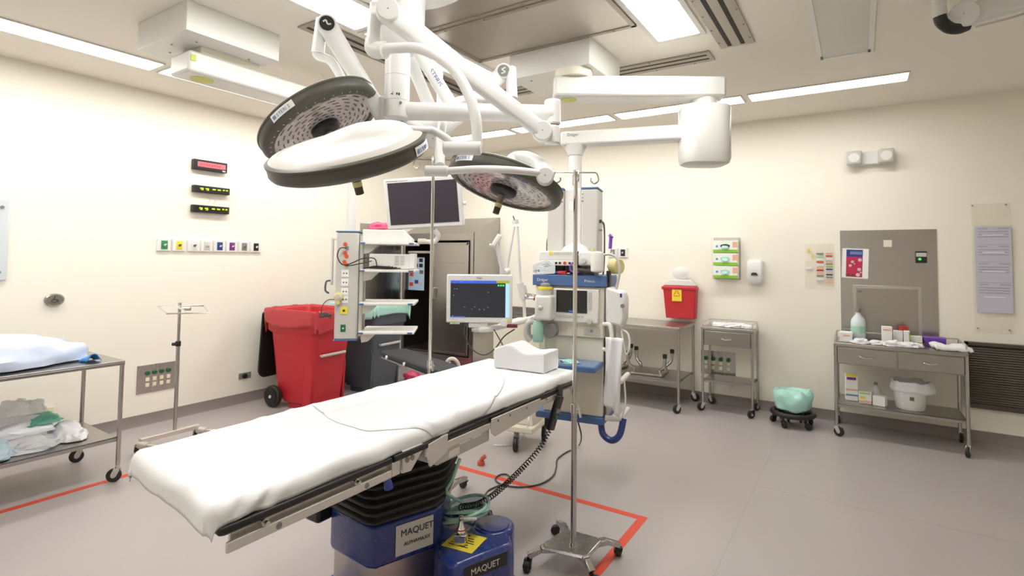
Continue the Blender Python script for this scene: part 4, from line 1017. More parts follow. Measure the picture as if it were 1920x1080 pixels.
for x in (-.16, .03): MB(Tm).box((x-.01, .02, 1.437), (x+.01, .2, 1.50)).build('foot', 'mgry', mb_)
su = thing('suction_unit', 'white suction unit with round jar on the machine top, right of the stand pole', 'suction unit', Tm @ V((.15, .08, 1.438)), ma)
MB(Tm).box((.075, .02, 1.50), (.175, .20, 1.60)).build('body', 'wht', su, bev=.012)
MB(Tm).cyl((.12, .018, 1.535), (.12, -.006, 1.535), .019, n=24).build('dial', 'gry', su, bev=.002)
MB(Tm).lathe([(.036, 1.462), (.043, 1.47), (.044, 1.56), (.038, 1.59), (.02, 1.598), (0, 1.60)], Matrix.Translation(V((.222, -.03, 0))), n=28).build('jar', 'wht2', su)
MB(Tm).cyl((.15, .1, 1.438), (.15, .1, 1.50), .05).build('foot', 'mgry', su)
MB(Tm).lathe([(.10, 1.60), (.085, 1.63), (.05, 1.645), (.03, 1.66), (0, 1.66)], Matrix.Translation(V((.03, .12, 0))), n=32).build('cap', 'wht', su)
MB(Tm).cyl((.17, .06, 1.60), (.17, .06, 1.62), .012).build('brass_knob', 'amber', su)
MB(Tm).tube([(.245, .0, 1.575), (.30, .02, 1.58), (.345, .02, 1.55), (.36, .02, 1.47), (.345, .02, 1.38), (.335, .02, 1.33)], .009, n=10).build('suction_hose', 'gry', su)
cl = MB(Tm)
for k in range(6):
    z = 1.445+.008*k
    cl.tube([(-.21+.01*math.sin(k), -.01, z), (-.235, -.02, z+.012), (-.20, -.02, z+.03), (-.13, -.015, z+.028+.004*k), (-.08, -.01, z+.006), (-.13, -.015, z), (-.19, -.018, z)], .0042, n=6)
single(cl, 'lead_bundle', 'wire', 'coiled bundle of white monitoring leads on the left of the blue machine top', 'cable')
single(MB(Tm).tube([(-.20, -.005, 1.46), (-.15, -.01, 1.475), (-.10, -.005, 1.462), (-.06, .0, 1.45)], .009, n=8), 'blue_lead', 'blue', 'dark blue lead lying among the white leads on the machine top', 'cable')
single(MB(Tm).tube([(.03, -.02, 1.46), (.08, -.01, 1.468), (.15, -.015, 1.462), (.20, -.01, 1.458)], .020, n=14), 'black_cuff', 'rub', 'rolled black pressure cuff on the blue machine top beside the pole', 'cuff')
single(MB(Tm).tube([(.048, -.012, 1.518), (.035, -.03, 1.50), (.04, -.035, 1.47), (.075, -.04, 1.455), (.10, -.04, 1.46)], .004, n=6), 'purple_lead', 'violet', 'purple lead hanging from the gas monitor socket', 'cable')
single(MB(Tm).box((-.03, -.012, 1.438), (.0, .02, 1.465)).cyl((-.06, .0, 1.45), (-.02, .0, 1.452), .012), 'red_connector', 'red', 'small dark red connector block on the blue machine top', 'connector', bev=.003)
# cables down the sides of the pillars
for nm, lab, s, m_ in (('power_lead', 'ochre and black power lead hanging down the right side of the pillar', 1, 'brown'), ('power_lead', 'ochre power lead with black plug hanging on the left side of the pillar', -1, 'brown')):
    pt = thing(nm, lab, 'cable', Ta @ V((s*.19, 0, 1.7)))
    if s > 0:
        MB(Ta).tube([(.185, -.02, 1.82), (.205, -.03, 1.815), (.22, -.03, 1.78), (.222, -.03, 1.60), (.215, -.03, 1.45), (.20, -.03, 1.39)], .006, n=8).build('lead', 'cable', pt)
        MB(Ta).tube([(.195, -.035, 1.815), (.215, -.04, 1.79), (.222, -.04, 1.68), (.218, -.04, 1.52)], .0035, n=6).build('yellow_lead', m_, pt)
        MB(Ta).cyl((.172, -.02, 1.82), (.20, -.02, 1.82), .013, n=14).build('plug', 'blk', pt)
        MB(Ta).cyl((.176, -.03, 1.76), (.205, -.03, 1.755), .006, n=10).build('plug', 'mgry', pt)
    else:
        MB(Ta).tube([(-.185, -.02, 1.72), (-.20, -.03, 1.69), (-.205, -.03, 1.62), (-.195, -.03, 1.50)], .0045, n=8).build('lead', m_, pt)
        MB(Ta).cyl((-.178, -.02, 1.77), (-.19, -.02, 1.72), .012, n=14).build('plug', 'blk', pt)
ys = thing('yellow_canister', 'cream yellow round canister on the right side of the anaesthesia machine top', 'canister', Tm @ V((.31, .1, 1.45)), ma)
MB(Tm).cyl((.29, .12, 1.50), (.35, .09, 1.50), .052, n=28).build('body', 'amber', ys, bev=.006)
MB(Tm).cyl((.26, .13, 1.50), (.29, .12, 1.50), .014).build('stem', 'mgry', ys)
single(MB(Tm).box((.262, .06, 1.36), (.285, .12, 1.47)), 'black_bracket', 'blk', 'small black bracket on the right edge of the blue machine top', 'bracket', bev=.004)
single(MB(Tm).cyl((.27, .14, 1.62), (.275, .14, 1.70), .012).cyl((.268, .14, 1.70), (.282, .14, 1.712), .018), 'violet_tube', 'violet', 'small violet capped tube beside the pillar above the machine', 'tube')
# white dispenser box on the right side
wd = thing('side_canister', 'white rounded box hanging on the right side of the anaesthesia machine', 'equipment box', Tm @ V((.35, .05, 1.1)), ma)
MB(Tm).prism([(.275, 1.13), (.385, 1.105), (.40, 1.16), (.405, 1.28), (.39, 1.335), (.285, 1.365), (.275, 1.35)], -.02, .13, Matrix(((1, 0, 0, 0), (0, 0, 1, 0), (0, 1, 0, 0), (0, 0, 0, 1)))).build('case', 'wht', wd, bev=.016)
MB(Tm).cyl((.39, -.021, 1.245), (.39, -.028, 1.245), .014).build('lock', 'mgry', wd)
MB(Tm).box((.372, -.024, 1.30), (.386, -.0205, 1.325)).build('mark', 'blue', wd)
MB(Tm).box((.285, .0, 1.09), (.315, .05, 1.135)).build('bracket', 'wht2', wd, bev=.004)
MB(Tm).tube([(.37, .02, 1.11), (.39, .0, 1.0), (.41, .0, .93), (.43, .0, .98), (.42, .01, 1.06), (.37, .02, 1.09)], .007, n=8).build('hose', 'wht2', wd)
def towel(u, v):
    return Tm @ V((.285+.115*u-.02*v+.008*math.sin(u*9+v*3), -.05+.012*math.sin(u*12+v*2), 1.04-.42*v-.09*u*v))
single(MB().grid(towel, 10, 20), 'hanging_towel', 'sheet', 'white cloth hanging from the right side of the anaesthesia machine', 'cloth', solid=.004)

# patient monitor on arm
pc = ad(899, 560, 3.52)
Tp = screen_frame(pc, math.radians(30), math.radians(-1), math.radians(-.3))
pm = thing('patient_monitor', 'patient monitor with dark lit screen and blue top bar beside the table head', 'monitor', pc)
MB(Tp).box((-.215, -.02, -.155), (.215, .035, .158)).build('housing', 'wht', pm, bev=.008)
s_ = MB(Tp).box((-.188, -.0215, -.12), (.172, -.0195, .118)).build('screen', 'lit', pm)
MB(Tp).box((-.188, -.0225, .100), (.112, -.0205, .118)).build('blue_bar', 'litb', s_)
MB(Tp).box((-.188, -.0225, -.12), (-.09, -.0205, -.114)).build('blue_bar', 'litb', s_)
MB(Tp).box((.172, -.0225, -.118), (.197, -.0205, .100)).build('key_column', 'litc', s_)
MB(Tp).box((.112, -.0225, .102), (.197, -.0205, .118)).build('lime_field', 'lime', s_)
g_ = MB(Tp)
for i in range(3): g_.box((.12+i*.016, -.0225, .082), (.132+i*.016, -.0205, .093))
g_.build('green_markers', 'litg', s_)
g_ = MB(Tp)
for x, z in ((-.165, .062), (-.15, .062), (-.17, .02), (-.098, -.055), (-.05, -.068), (-.03, -.055), (0, -.07), (.03, -.07), (.055, -.056), (-.165, .1), (.056, .04), (-.12, .108), (-.05, .108), (-.175, -.113)): MB(Tp).box((x, -.023, z), (x+.007, -.021, z+.003)).build('reading', 'gry', s_)
lettering('Dräger', Tp @ V((-.02, -.0215, .132)), Tp.to_3x3() @ V((1, 0, 0)), Tp.to_3x3() @ V((0, 0, 1)), .014, 'mgry', pm)
k_ = MB(Tp).box((-.19, -.015, -.166), (-.13, .02, -.153)).build('corner_pad', 'wht2', pm, bev=.002)
MB(Tp).box((-.178, -.0165, -.162), (-.155, -.0145, -.154)).build('sticker', 'lime', k_)
k_ = MB(Tp).lathe([(.022, 0), (.024, .01), (.02, .014), (0, .014)], Matrix.Translation((.165, -.02, -.152)) @ Matrix.Rotation(PI/2, 4, 'X'), n=24).build('corner_dial', 'wht2', pm)
MB(Tp).box((.178, -.0225, -.148), (.196, -.020, -.132)).build('yellow_button', 'yel', pm)
a0 = Tp @ V((-.02, .03, -.17)); a1 = Tm @ V((X0+.0, .05, 1.135))
MB(Tp).box((-.07, -.01, -.188), (.05, .05, -.156)).build('tilt_block', 'wht2', pm, bev=.006)
MB(Tp).lathe([(.03, -.215), (.035, -.20), (.025, -.186)], Matrix.Translation((-.02, .02, 0)), n=20).build('swivel', 'gry', pm)
MB().tube([Tp @ V((-.03, .02, -.20)), Tp @ V((.08, .02, -.195)), a1+V((-.05, -.02, -.02)), a1], .020, n=12).build('support_arm', 'wht2', pm)
MB().tube([Tp @ V((-.09, .01, -.155)), Tp @ V((-.10, .02, -.23)), Tp @ V((-.05, .03, -.33)), Tp @ V((.03, .04, -.37)), Tp @ V((.10, .05, -.33)), Tp @ V((.16, .05, -.25)), Tp @ V((.23, .05, -.20))], .0045, n=6).build('cable', 'cable', pm)
MB().tube([Tp @ V((.09, .01, -.19)), Tp @ V((.13, .02, -.26)), Tp @ V((.17, .02, -.33))], .0035, n=6).build('cable', 'cable', pm)
c = Tp @ V((.20, .0, -.185))
single(MB(Tp).box((.18, -.02, -.185), (.25, .02, -.162)), 'red_clamp', mat('maroon_plastic', '6e2028', .4, var=.05), 'dark red clamp block at the right lower corner of the patient monitor', 'clamp', bev=.003)

# white folding articulated arms behind
fa = thing('articulated_arm', 'white folding articulated lamp arm standing between cabinet and anaesthesia machine', 'lamp arm', ad(978, 600, 4.5))
MB().tube([ad(966, 412, 4.5), ad(967, 420, 4.5)], .028, n=14, smooth=False).build('top_joint', 'wht', fa)
MB().tube([ad(962, 405, 4.45), ad(967, 418, 4.5)], .006, n=8, smooth=False).build('pin', 'mgry', fa)
for a_, b2 in (((964, 425), (950, 505)), ((970, 425), (977, 545))): MB().tube([ad(*a_, 4.5), ad(*b2, 4.5)], .011, n=10, smooth=False).build('arm_rod', 'wht', fa)
MB().cyl(ad(975, 530, 4.5), ad(982, 560, 4.5), .03, n=14).build('lower_joint', 'wht', fa)
MB().tube([ad(982, 535, 4.5), ad(985, 548, 4.5), ad(975, 552, 4.5)], .016, n=10).build('hook', 'wht2', fa)
MB().cyl(ad(952, 508, 4.5), ad(945, 512, 4.45), .028, n=14).build('middle_joint', 'wht', fa)
MB().tube([ad(943, 512, 4.45), ad(936, 480, 4.42), ad(930, 455, 4.4)], .019, n=12, smooth=False).build('arm_rod', 'wht', fa)
MB().bar(ad(925, 462, 4.4), ad(938, 440, 4.4), .06, .04).build('head_clamp', 'wht2', fa, bev=.01)
MB().bar(ad(918, 458, 4.4), ad(930, 466, 4.4), .03, .02).build('head_clamp', 'wht2', fa, bev=.006)
MB().tube([ad(982, 560, 4.5), ad(984, 600, 4.5), (ad(984, 600, 4.5).x, ad(984, 600, 4.5).y, .32)], .014, n=10, smooth=False).build('post', 'wht2', fa)
# beige supply cart behind the machine
bc = ad(975, 700, 4.55); bc.z = 0
Tb = Matrix.Translation(bc) @ Matrix.Rotation(math.radians(10), 4, 'Z')
sc_ = thing('supply_trolley', 'beige supply trolley with grey casters behind the operating table head', 'trolley', bc, math.radians(10))
MB(Tb).prism([(-.20, .70), (-.20, .93), (-.10, 1.02), (.22, 1.04), (.22, .70)], -.12, .20, Matrix(((1, 0, 0, 0), (0, 0, 1, 0), (0, 1, 0, 0), (0, 0, 0, 1)))).build('upper_case', 'cream', sc_, bev=.01)
MB(Tb).box((-.03, -.1, .28), (.20, .2, .70)).build('body', 'cream', sc_, bev=.01)
MB(Tb).box((-.12, -.22, .15), (.20, .2, .20)).box((.0, -.16, .20), (.18, .1, .30)).build('base', 'cream', sc_, bev=.01)
for x, y in ((.05, -.19), (.17, .15), (-.08, .15)): caster(sc_, Tb @ V((x, y, 0)), .058, 'mgry', -1.2, .03)

# ------------------------------------------------------------------ stainless cabinet in the corner
CX0, CX1, CY = XL+.012, -4.19, 5.58
cb = thing('steel_cabinet', 'tall stainless warming cabinet with sloped top standing in the room corner', 'cabinet', ((CX0+CX1)/2, (CY+YB)/2, 0))
ztop = ay(885, 436, CY).z; zb = ay(936, 408, YB).z
Z2 = Matrix(((0, 0, 1, 0), (1, 0, 0, 0), (0, 1, 0, 0), (0, 0, 0, 1)))
pr_ = lambda px: ay(px, 550, CY).x
d0, d1 = pr_(813), pr_(879); o0 = CX0+.04; zb0 = ay(845, 664, CY).z
MB().prism([(CY, 0), (YB-.004, 0), (YB-.004, zb), (CY, ztop)], CX1-.004, CX1, Z2).build('side_wall', 'ssh', cb, bev=.001)
MB().prism([(CY, ztop-.003), (YB-.004, zb-.003), (YB-.004, zb), (CY, ztop)], CX0, CX1, Z2).build('sloped_top', 'ssh', cb)
MB().box((CX0, YB-.01, 0), (CX1, YB-.005, zb-.01)).build('back_wall', mat('shaded_interior_steel', '58524b', .3, .9, var=.08, aniso=(2, 2, 40)), cb)  # shadow inside the cabinet put into a darker steel colour
MB().box((CX0, CY+.02, zb0-.02), (CX0+.004, YB-.01, ztop)).build('inner_side', mat('shaded_interior_steel_side', '6a625a', .3, .9, var=.08, aniso=(2, 2, 40)), cb)  # inner side steel also darkened to stand for the interior shadow
MB().box((d0, CY+.03, zb0), (d0+.004, YB-.01, ztop-.02)).build('partition', 'ssh', cb)
f = MB().box((CX0, CY, ztop-.10), (CX1, CY+.02, ztop)).box((d1+.01, CY, 0), (CX1, CY+.02, ztop-.10)).box((CX0, CY, 0), (d1+.01, CY+.02, zb0-.02)).box((CX0, CY, zb0-.02), (o0, CY+.02, ztop-.1))
f.build('front_frame', 'ssh', cb, bev=.002)
dr_ = MB().box((d0-.01, CY-.022, zb0), (d1, CY-.001, ztop-.13)).build('door', 'ssh', cb, bev=.003)
MB().box((d0-.01, CY-.026, zb0+.0), (d0+.02, CY-.022, ztop-.13)).box((d1-.03, CY-.026, zb0), (d1, CY-.022, ztop-.13)).box((d0, CY-.026, ztop-.16), (d1, CY-.022, ztop-.13)).box((d0, CY-.026, zb0), (d1, CY-.022, zb0+.03)).box((d0, CY-.025, 1.47), (d1, CY-.022, 1.475)).build('door_edge', 'ssh', dr_, bev=.002)
MB().tube([(d0+.045, CY-.026, 1.13), (d0+.045, CY-.06, 1.12), (d0+.045, CY-.06, 1.0), (d0+.045, CY-.026, .99)], .009, n=8).build('handle', 'chrome', dr_)
MB().box((CX0+.01, CY+.04, zb0-.02), (d0, YB-.012, zb0)).build('inner_floor', 'ssh', cb)
MB().tube([(CX0+.02, CY+.1, ay(797, 473, CY+.1).z), (d0, CY+.1, ay(797, 473, CY+.1).z)], .018, n=10, smooth=False).build('inner_rail', 'gry', cb)
# instruction card inside
ic = thing('instruction_card', 'pale blue instruction card with small photos hanging inside the open steel cabinet', 'card', ay(780, 540, CY+.12))
q = lambda px, py: ay(px, py, CY+.12)
a_, b_ = q(765, 543), q(796, 483)
MB().box((a_.x, a_.y, a_.z), (b_.x, a_.y+.004, b_.z)).build('card', 'skyb', ic)
for i, (u, v, m_) in enumerate(((.1, .42, 'orng'), (.1, .7, 'blk'), (.38, .7, 'ink'), (.68, .7, 'blk'), (.2, .52, 'brown'), (.72, .5, 'brown'), (.1, .12, 'orng'), (.66, .15, 'gry'), (.42, .2, 'blue'), (.3, .9, 'blk'), (.68, .86, 'blk'))):
    x = a_.x+(b_.x-a_.x)*u; z = a_.z+(b_.z-a_.z)*v; s = (b_.x-a_.x)
    MB().box((x, a_.y-.002, z), (x+s*.22, a_.y, z+s*.17)).build('photo', m_, ic)
single(MB().box((-5.2, CY+.2, ay(790, 458, CY+.2).z), (-5.05, CY+.35, ay(790, 445, CY+.2).z)).cyl((-5.3, CY+.2, 1.86), (-5.0, CY+.2, 1.87), .02), 'stored_tubing', 'blk', 'dark tubing stored at the top of the open steel cabinet', 'tubing')
# stainless sheet on the left wall beside it
single(MB().box((XL+.0, 4.80, .18), (XL+.006, 5.56, 1.98)), 'wall_sheet', 'ss', 'stainless protection sheet on the left wall behind the slate waste cart', 'wall panel')

# ------------------------------------------------------------------ waste carts
def waste_cart(label, x, y, rz, m, sc_=1., lidside=True):
    T = Matrix.Translation((x, y, 0)) @ Matrix.Rotation(rz, 4, 'Z') @ Matrix.Scale(sc_, 4)     # local +x = front, -x = wheels
    t = thing('waste_cart', label, 'waste cart', (x, y, 0), rz)
    def rr(x0, x1, yh, z, c=.05):
        P = []
        for cx, cy, a0 in ((x1-c, yh-c, 0), (x0+c, yh-c, 90), (x0+c, -yh+c, 180), (x1-c, -yh+c, 270)):
            for k in range(5): a = math.radians(a0+k*22.5); P.append((cx+c*math.cos(a), cy+c*math.sin(a), z))
        return P
    R = [rr(-.16, .24, .21, .06), rr(-.20, .245, .215, .10), rr(-.27, .27, .225, .30), rr(-.28, .29, .235, .60), rr(-.30, .305, .245, .74), rr(-.345, .345, .275, .78), rr(-.35, .355, .285, .95), rr(-.37, .375, .30, .965), rr(-.37, .375, .30, .985), rr(-.35, .355, .28, .985), rr(-.33, .335, .26, .90), rr(-.26, .25, .20, .12)]
    MB(T).loft(R, cap=True).build('body', m, t, bev=.006)
    MB(T).box((-.10, -.19, .0), (.245, .19, .075)).build('foot', m, t, bev=.01)
    for s in (-1, 1): MB(T).prism([(.14, .01), (.25, .01), (.27, .45), (.20, .60), (.17, .40)], s*.222-.012, s*.222+.012, Matrix(((1, 0, 0, 0), (0, 0, 1, 0), (0, 1, 0, 0), (0, 0, 0, 1)))).build('corner_rib', m, t, bev=.008)
    for s in (-1, 1):
        w_ = MB(T).cyl((-.235, s*.235, .112), (-.235, s*.285, .112), .108, n=36).build('wheel', 'rub', t, bev=.01)
        MB(T).cyl((-.235, s*.286, .112), (-.235, s*.292, .112), .075, n=32).build('rim', 'blk', w_)
        MB(T).cyl((-.235, s*.292, .112), (-.235, s*.30, .112), .016, n=16).build('hub', 'gry', w_)
    MB(T).cyl((-.235, -.24, .112), (-.235, .24, .112), .012).build('axle', 'gry', t)
    MB(T).cyl((.325, -.16, .55), (.325, .16, .55), .014, n=16).cyl((.28, -.15, .55), (.325, -.15, .55), .01).cyl((.28, .15, .55), (.325, .15, .55), .01).build('grab_bar', 'gry', t)
    lid = MB(T)
    R = []
    for q, zz in ((0, .98), (.012, .975)):
        pass
    P = []
    for cx, cz, a0 in ((.22, .92, 0), (-.22, .92, 90), (-.20, .36, 180), (.20, .36, 270)):
        c = .04 if cz > .5 else .09
        for k in range(6): a = math.radians(a0+k*18); P.append((cx+c*math.cos(a), cz+c*math.sin(a)))
    m4 = Matrix(((0, 0, 1, 0), (1, 0, 0, 0), (0, 1, 0, 0), (0, 0, 0, 1)))
    lid.prism(P, -.445, -.425, m4)
    P2 = [(a*.86, .62+(b-.62)*.9) for a, b in P]
    lid.prism(P2, -.465, -.44, m4)
    l = lid.build('lid', 'blk', t, bev=.01)
    for s in (-1, 1): MB(T).cyl((-.40, s*.13-.03, .985), (-.40, s*.13+.03, .985), .022, n=16).box((-.43, s*.13-.02, .93), (-.36, s*.13+.02, .985)).build('hinge', 'blk', t, bev=.004)
    return t, T, rr
def liner(T, rr, name, m, label, drop, seed):
    def fn(u, v):
        # u round, v: from inside bottom over the rim to the outside hem
        P = rr(-.375, .38, .305, 0, .06); n = len(P)
        f = u*n; i = int(f) % n; a = V(P[i]).lerp(V(P[(i+1) % n]), f-int(f))
        wv = nz3((math.cos(u*2*PI)*3, math.sin(u*2*PI)*3, seed+v*2))
        if v < .4: q = v/.4; s = .86+.12*q; z = .86+.135*q
        elif v < .6: q = (v-.4)/.2; s = .98+.035*q; z = .995+.008*math.sin(q*PI)
        else: q = (v-.6)/.4; s = 1.015+.02*q*(1+wv)-.045*q*q; z = .992-(drop*(1+.5*wv+.25*math.sin(u*2*PI*2+seed)))*q
        s += .012*nz3((u*30, v*6, seed))
        return (a.x*s, a.y*s, z+.012*wv)
    return single(MB(T).grid(fn, 96, 18), name, m, label, 'bin liner', solid=.002)
t, T, rr = waste_cart('red wheeled waste cart with its black lid folded back, by the left wall', -4.84, 3.64, math.radians(6), 'red')
liner(T, rr, 'bin_liner', 'redbag', 'red translucent bag lining the red waste cart', .17, 2)
tp_ = lump(T @ V((0, 0, .78)), .26, .2, .14, 77, .3); single(tp_, 'waste_bag', 'redbag', 'crumpled red plastic filling inside the red waste cart', 'bag')
t, T, rr = waste_cart('slate grey wheeled waste cart standing behind the boom shelves', -4.87, 4.47, math.radians(4), 'dgry')
liner(T, rr, 'bin_liner', 'teal', 'mint green bag lining the slate grey waste cart', .13, 6)

# ------------------------------------------------------------------ left wall fittings
def wallbox_L(mb, px0, py0, px1, py1, d, d0=0., off=0.):
    a = ax(px0, py0, XL+off); b = ax(px1, py1, XL+off)
    return mb.box((XL+d0, min(a.y, b.y), min(a.z, b.z)), (XL+d, max(a.y, b.y), max(a.z, b.z))), a, b
YR = V((0, 1, 0)); UPZ = V((0, 0, 1))
wb = thing('wall_board', 'white enamel board with metal studs on the left wall, cut by the left photo edge', 'board', (XL, 1.0, 1.3))
a, b = ax(18, 375, XL), ax(13, 525, XL)
MB().box((XL+.012, .55, b.z), (XL+.022, a.y, a.z)).build('panel', mat('board_pale', 'd3dade', .25, var=.01), wb, bev=.004)
for z in (a.z-.06, b.z+.06): MB().cyl((XL, a.y-.045, z), (XL+.03, a.y-.045, z), .012).build('stud', 'mgry', wb)
# displays
def wall_disp(px0, py0, px1, py1, name, label, cat, kind, group=None):
    a = ax(px0, py0, XL+.05); b = ax(px1, py1, XL+.05)
    y0, y1, z0, z1 = min(a.y, b.y), max(a.y, b.y), min(a.z, b.z), max(a.z, b.z)
    t = thing(name, label, cat, (XL, (y0+y1)/2, z0), 0, group)
    MB().box((XL, y0, z0), (XL+.05, y1, z1)).build('case', 'blk', t, bev=.004)
    X = XL+.0505
    if kind == 'red':
        w_ = MB().box((X-.001, y0+.035, z0+.03), (X+.001, y1-.018, z1-.02)).build('display', 'litr', t)
        MB().box((X, y1-.05, z0+.008), (X+.0015, y1-.02, z0+.018)).build('logo_plate', 'paper', t)
        for k in range(4):
            y = y0+.06+k*(y1-y0-.12)/4
            MB().box((X, y+.005, z0+.045), (X+.0025, y+.012, z1-.035)).box((X, y+.035, z0+.045), (X+.0025, y+.042, z1-.035)).box((X, y+.005, (z0+z1)/2), (X+.0025, y+.04, (z0+z1)/2+.006)).build('digit', mat('dim_red', 'd8404c', .3, emit='e03c48', es=.5) if k == 0 else bpy.data.materials['dim_red'], w_)
    else:
        H = z1-z0; W = y1-y0
        MB().box((X-.001, y0+W*.08, z0+H*.2), (X+.001, y1-W*.06, z1-H*.12)).build('window', 'bscr', t)
        xs = [.16, .31, .50, .64, .79, .88]
        for i, q in enumerate(xs):
            y = y0+W*q; big = i < 4; s = .085 if big else .05; m = MB()
            z = z0+H*(.52 if big else .56)
            m.box((X, y, z), (X+.003, y+W*s, z+H*.05)).box((X, y, z+H*.09), (X+.003, y+W*s, z+H*.13)).box((X, y+W*s*.75, z), (X+.003, y+W*s, z+H*.13))
            if i < 2: m.box((X, y+W*s*.75, z-H*.16), (X+.003, y+W*s, z-H*.03)).box((X, y+W*s*.3, z-H*.16), (X+.003, y+W*s, z-H*.11))
            m.build('digit', 'lity', t)
    return t
wall_disp(364, 297, 426, 325, 'wall_clock', 'red lit wall clock in black case, topmost of the three wall displays', 'clock', 'red')
wall_disp(364, 346, 431, 366, 'wall_timer', 'green digit wall timer directly under the red lit clock', 'timer', 'g')
wall_disp(362, 383, 430, 402, 'wall_timer', 'green digit wall timer, lowest of the three wall displays', 'timer', 'g')
single(MB().tube([ax(389, 368, XL+.02), ax(393, 375, XL+.02), ax(390, 381, XL+.02)], .002, n=5).tube([ax(396, 369, XL+.02), ax(404, 377, XL+.02), ax(400, 382, XL+.02)], .002, n=5), 'timer_wire', 'gry', 'thin wire between the two green digit wall timers', 'wire')
# row of gas outlets
def gas_outlet(py_plane, c, col, cname, m_, knob='chrome', side='L'):
    t = thing('gas_outlet', '%s gas outlet in a white plate, %s' % (cname, 'one of eight on the left wall' if side == 'L' else 'on the back wall beside the pillar'), 'gas outlet', c, 0, 'gas outlets of the left wall' if side == 'L' else 'gas outlets of the back wall')
    if side == 'L':
        R = Matrix.Translation(c) @ Matrix(((0, 0, 1, 0), (1, 0, 0, 0), (0, 1, 0, 0), (0, 0, 0, 1)))
    else:
        R = Matrix.Translation(c) @ Matrix(((1, 0, 0, 0), (0, 0, -1, 0), (0, 1, 0, 0), (0, 0, 0, 1)))
    MB(R).prism([(-.062, -.062), (.062, -.062), (.062, .062), (-.062, .062)], 0, .02, scale_top=.88).build('plate', 'wht', t, bev=.002)
    ins = MB(R).box((-.028, -.04, .018), (.028, .04, .024)).build('insert', m_, t, bev=.002)
    MB(R).cyl((0, 0, .024), (0, 0, .036), .012, n=18).build('port', knob, ins)
    MB(R).tube([(-.010, -.006, .036), (.0, .004, .04), (.013, .008, .04)], .003, n=6).build('latch', 'paper' if knob != 'mgry' else 'blk', ins)
cols = [('green', 'green'), ('yel', 'yellow'), ('wht', 'pure white'), ('gry', 'blank pale grey'), ('blue', 'dark blue'), ('purp', 'purple'), ('mgry', 'mid grey'), ('blk', 'black')]
pxs = [306, 334, 362, 386, 410, 433, 456, 478]
zz = [467.5, 468, 468, 468.5, 468, 468.5, 469, 469]
for (m_, nm_), px_, py_ in zip(cols, pxs, zz): 
    c = ax(px_, py_, XL); c.z = 1.632
    gas_outlet(None, c, None, nm_, m_, 'mgry' if nm_ in ('yellow', 'pure white', 'mid grey') else 'chrome')
for m_, nm_, px_ in (('mgry', 'mid grey', 1150), ('blk', 'black', 1169)):
    c = ay(px_, 474, YB)
    gas_outlet(None, c, None, nm_, m_, 'chrome', side='B')
# push plate for the door
c = ax(101, 562, XL)
dp_ = thing('door_push_plate', 'oval stainless push plate with wheelchair mark on the left wall', 'push button', c)
R = Matrix.Translation(c) @ Matrix(((0, 0, 1, 0), (1, 0, 0, 0), (0, 1, 0, 0), (0, 0, 0, 1))) @ Matrix.Diagonal((1.25, 1, 1, 1))
MB(R).lathe([(.052, 0), (.052, .02), (.045, .028), (0, .028)], n=40).build('plate', 'ss', dp_)
MB(R).lathe([(.040, .028), (.040, .031), (0, .032)], n=40).build('button', mat('dull_steel', '8c8880', .45, .8, var=.05), dp_)
wm = MB(R).tube([(-.004, .022, .034), (-.006, .004, .034), (.008, .002, .034), (.016, -.014, .034)], .0022, n=6).sph((-.003, .026, .034), .004)
wm.tube([(-.004+.014*math.cos(a), -.006+.014*math.sin(a), .034) for a in [math.radians(100+i*22) for i in range(13)]], .0018, n=6)
wm.build('wheelchair_mark', 'ink', dp_)
# steel socket plate low on the left wall
def plate_L(pts, name, label, cat):
    a = ax(*pts[0], XL); b = ax(*pts[1], XL)
    t = thing(name, label, cat, (XL, (a.y+b.y)/2, b.z))
    return t, a, b
a = ax(257, 683, XL); b = ax(334, 731, XL); z1 = ax(295, 681, XL).z; z0 = ax(295, 733, XL).z
t = thing('socket_panel', 'stainless socket panel with four green outlets low on the left wall behind the mayo stand', 'socket panel', (XL, (a.y+b.y)/2, z0))
MB().box((XL, a.y, z0), (XL+.006, b.y, z1)).build('plate', 'ss', t, bev=.002)
wd_ = (b.y-a.y)
for i in range(4):
    y = a.y+wd_*(.24+.165*i)
    o = MB().cyl((XL+.006, y, z1-.075), (XL+.018, y, z1-.078), .020, n=20).build('green_outlet', 'dgreen', t, bev=.003)
    for zq in (.055, .105): MB().box((XL+.006, y-.016, z0+zq), (XL+.012, y+.016, z0+zq+.034)).build('socket', 'ivory', t, bev=.003)
a = ax(447, 712, XL); b = ax(467, 697, XL)
t = thing('wall_socket', 'small dark steel wall socket beside the red waste cart', 'wall socket', (XL, a.y, a.z))
MB().box((XL, a.y, a.z), (XL+.006, b.y+.02, b.z)).build('plate', 'mgry', t, bev=.002)
MB().cyl((XL+.006, (a.y+b.y)/2, (a.z+b.z)/2), (XL+.03, (a.y+b.y)/2, (a.z+b.z)/2), .026, n=20).build('socket', 'blk', t, bev=.003)
a = ax(63, 786, XL); b = ax(101, 764, XL)
t = thing('wall_socket', 'ivory double wall socket low on the left wall behind the steel table', 'wall socket', (XL, a.y, a.z))
MB().box((XL, a.y, a.z+.004), (XL+.008, b.y, b.z+.01)).build('plate', 'ivory', t, bev=.003)
for k in (.35, .68):
    y = a.y+(b.y-a.y)*k; z = (a.z+b.z)/2+.006
    o = MB().cyl((XL+.008, y, z), (XL+.011, y, z), .016, n=20).build('socket', 'ivory', t)
    MB().box((XL+.011, y-.007, z), (XL+.0115, y-.004, z+.008)).box((XL+.011, y+.004, z), (XL+.0115, y+.007, z+.008)).build('slots', 'ink', o)

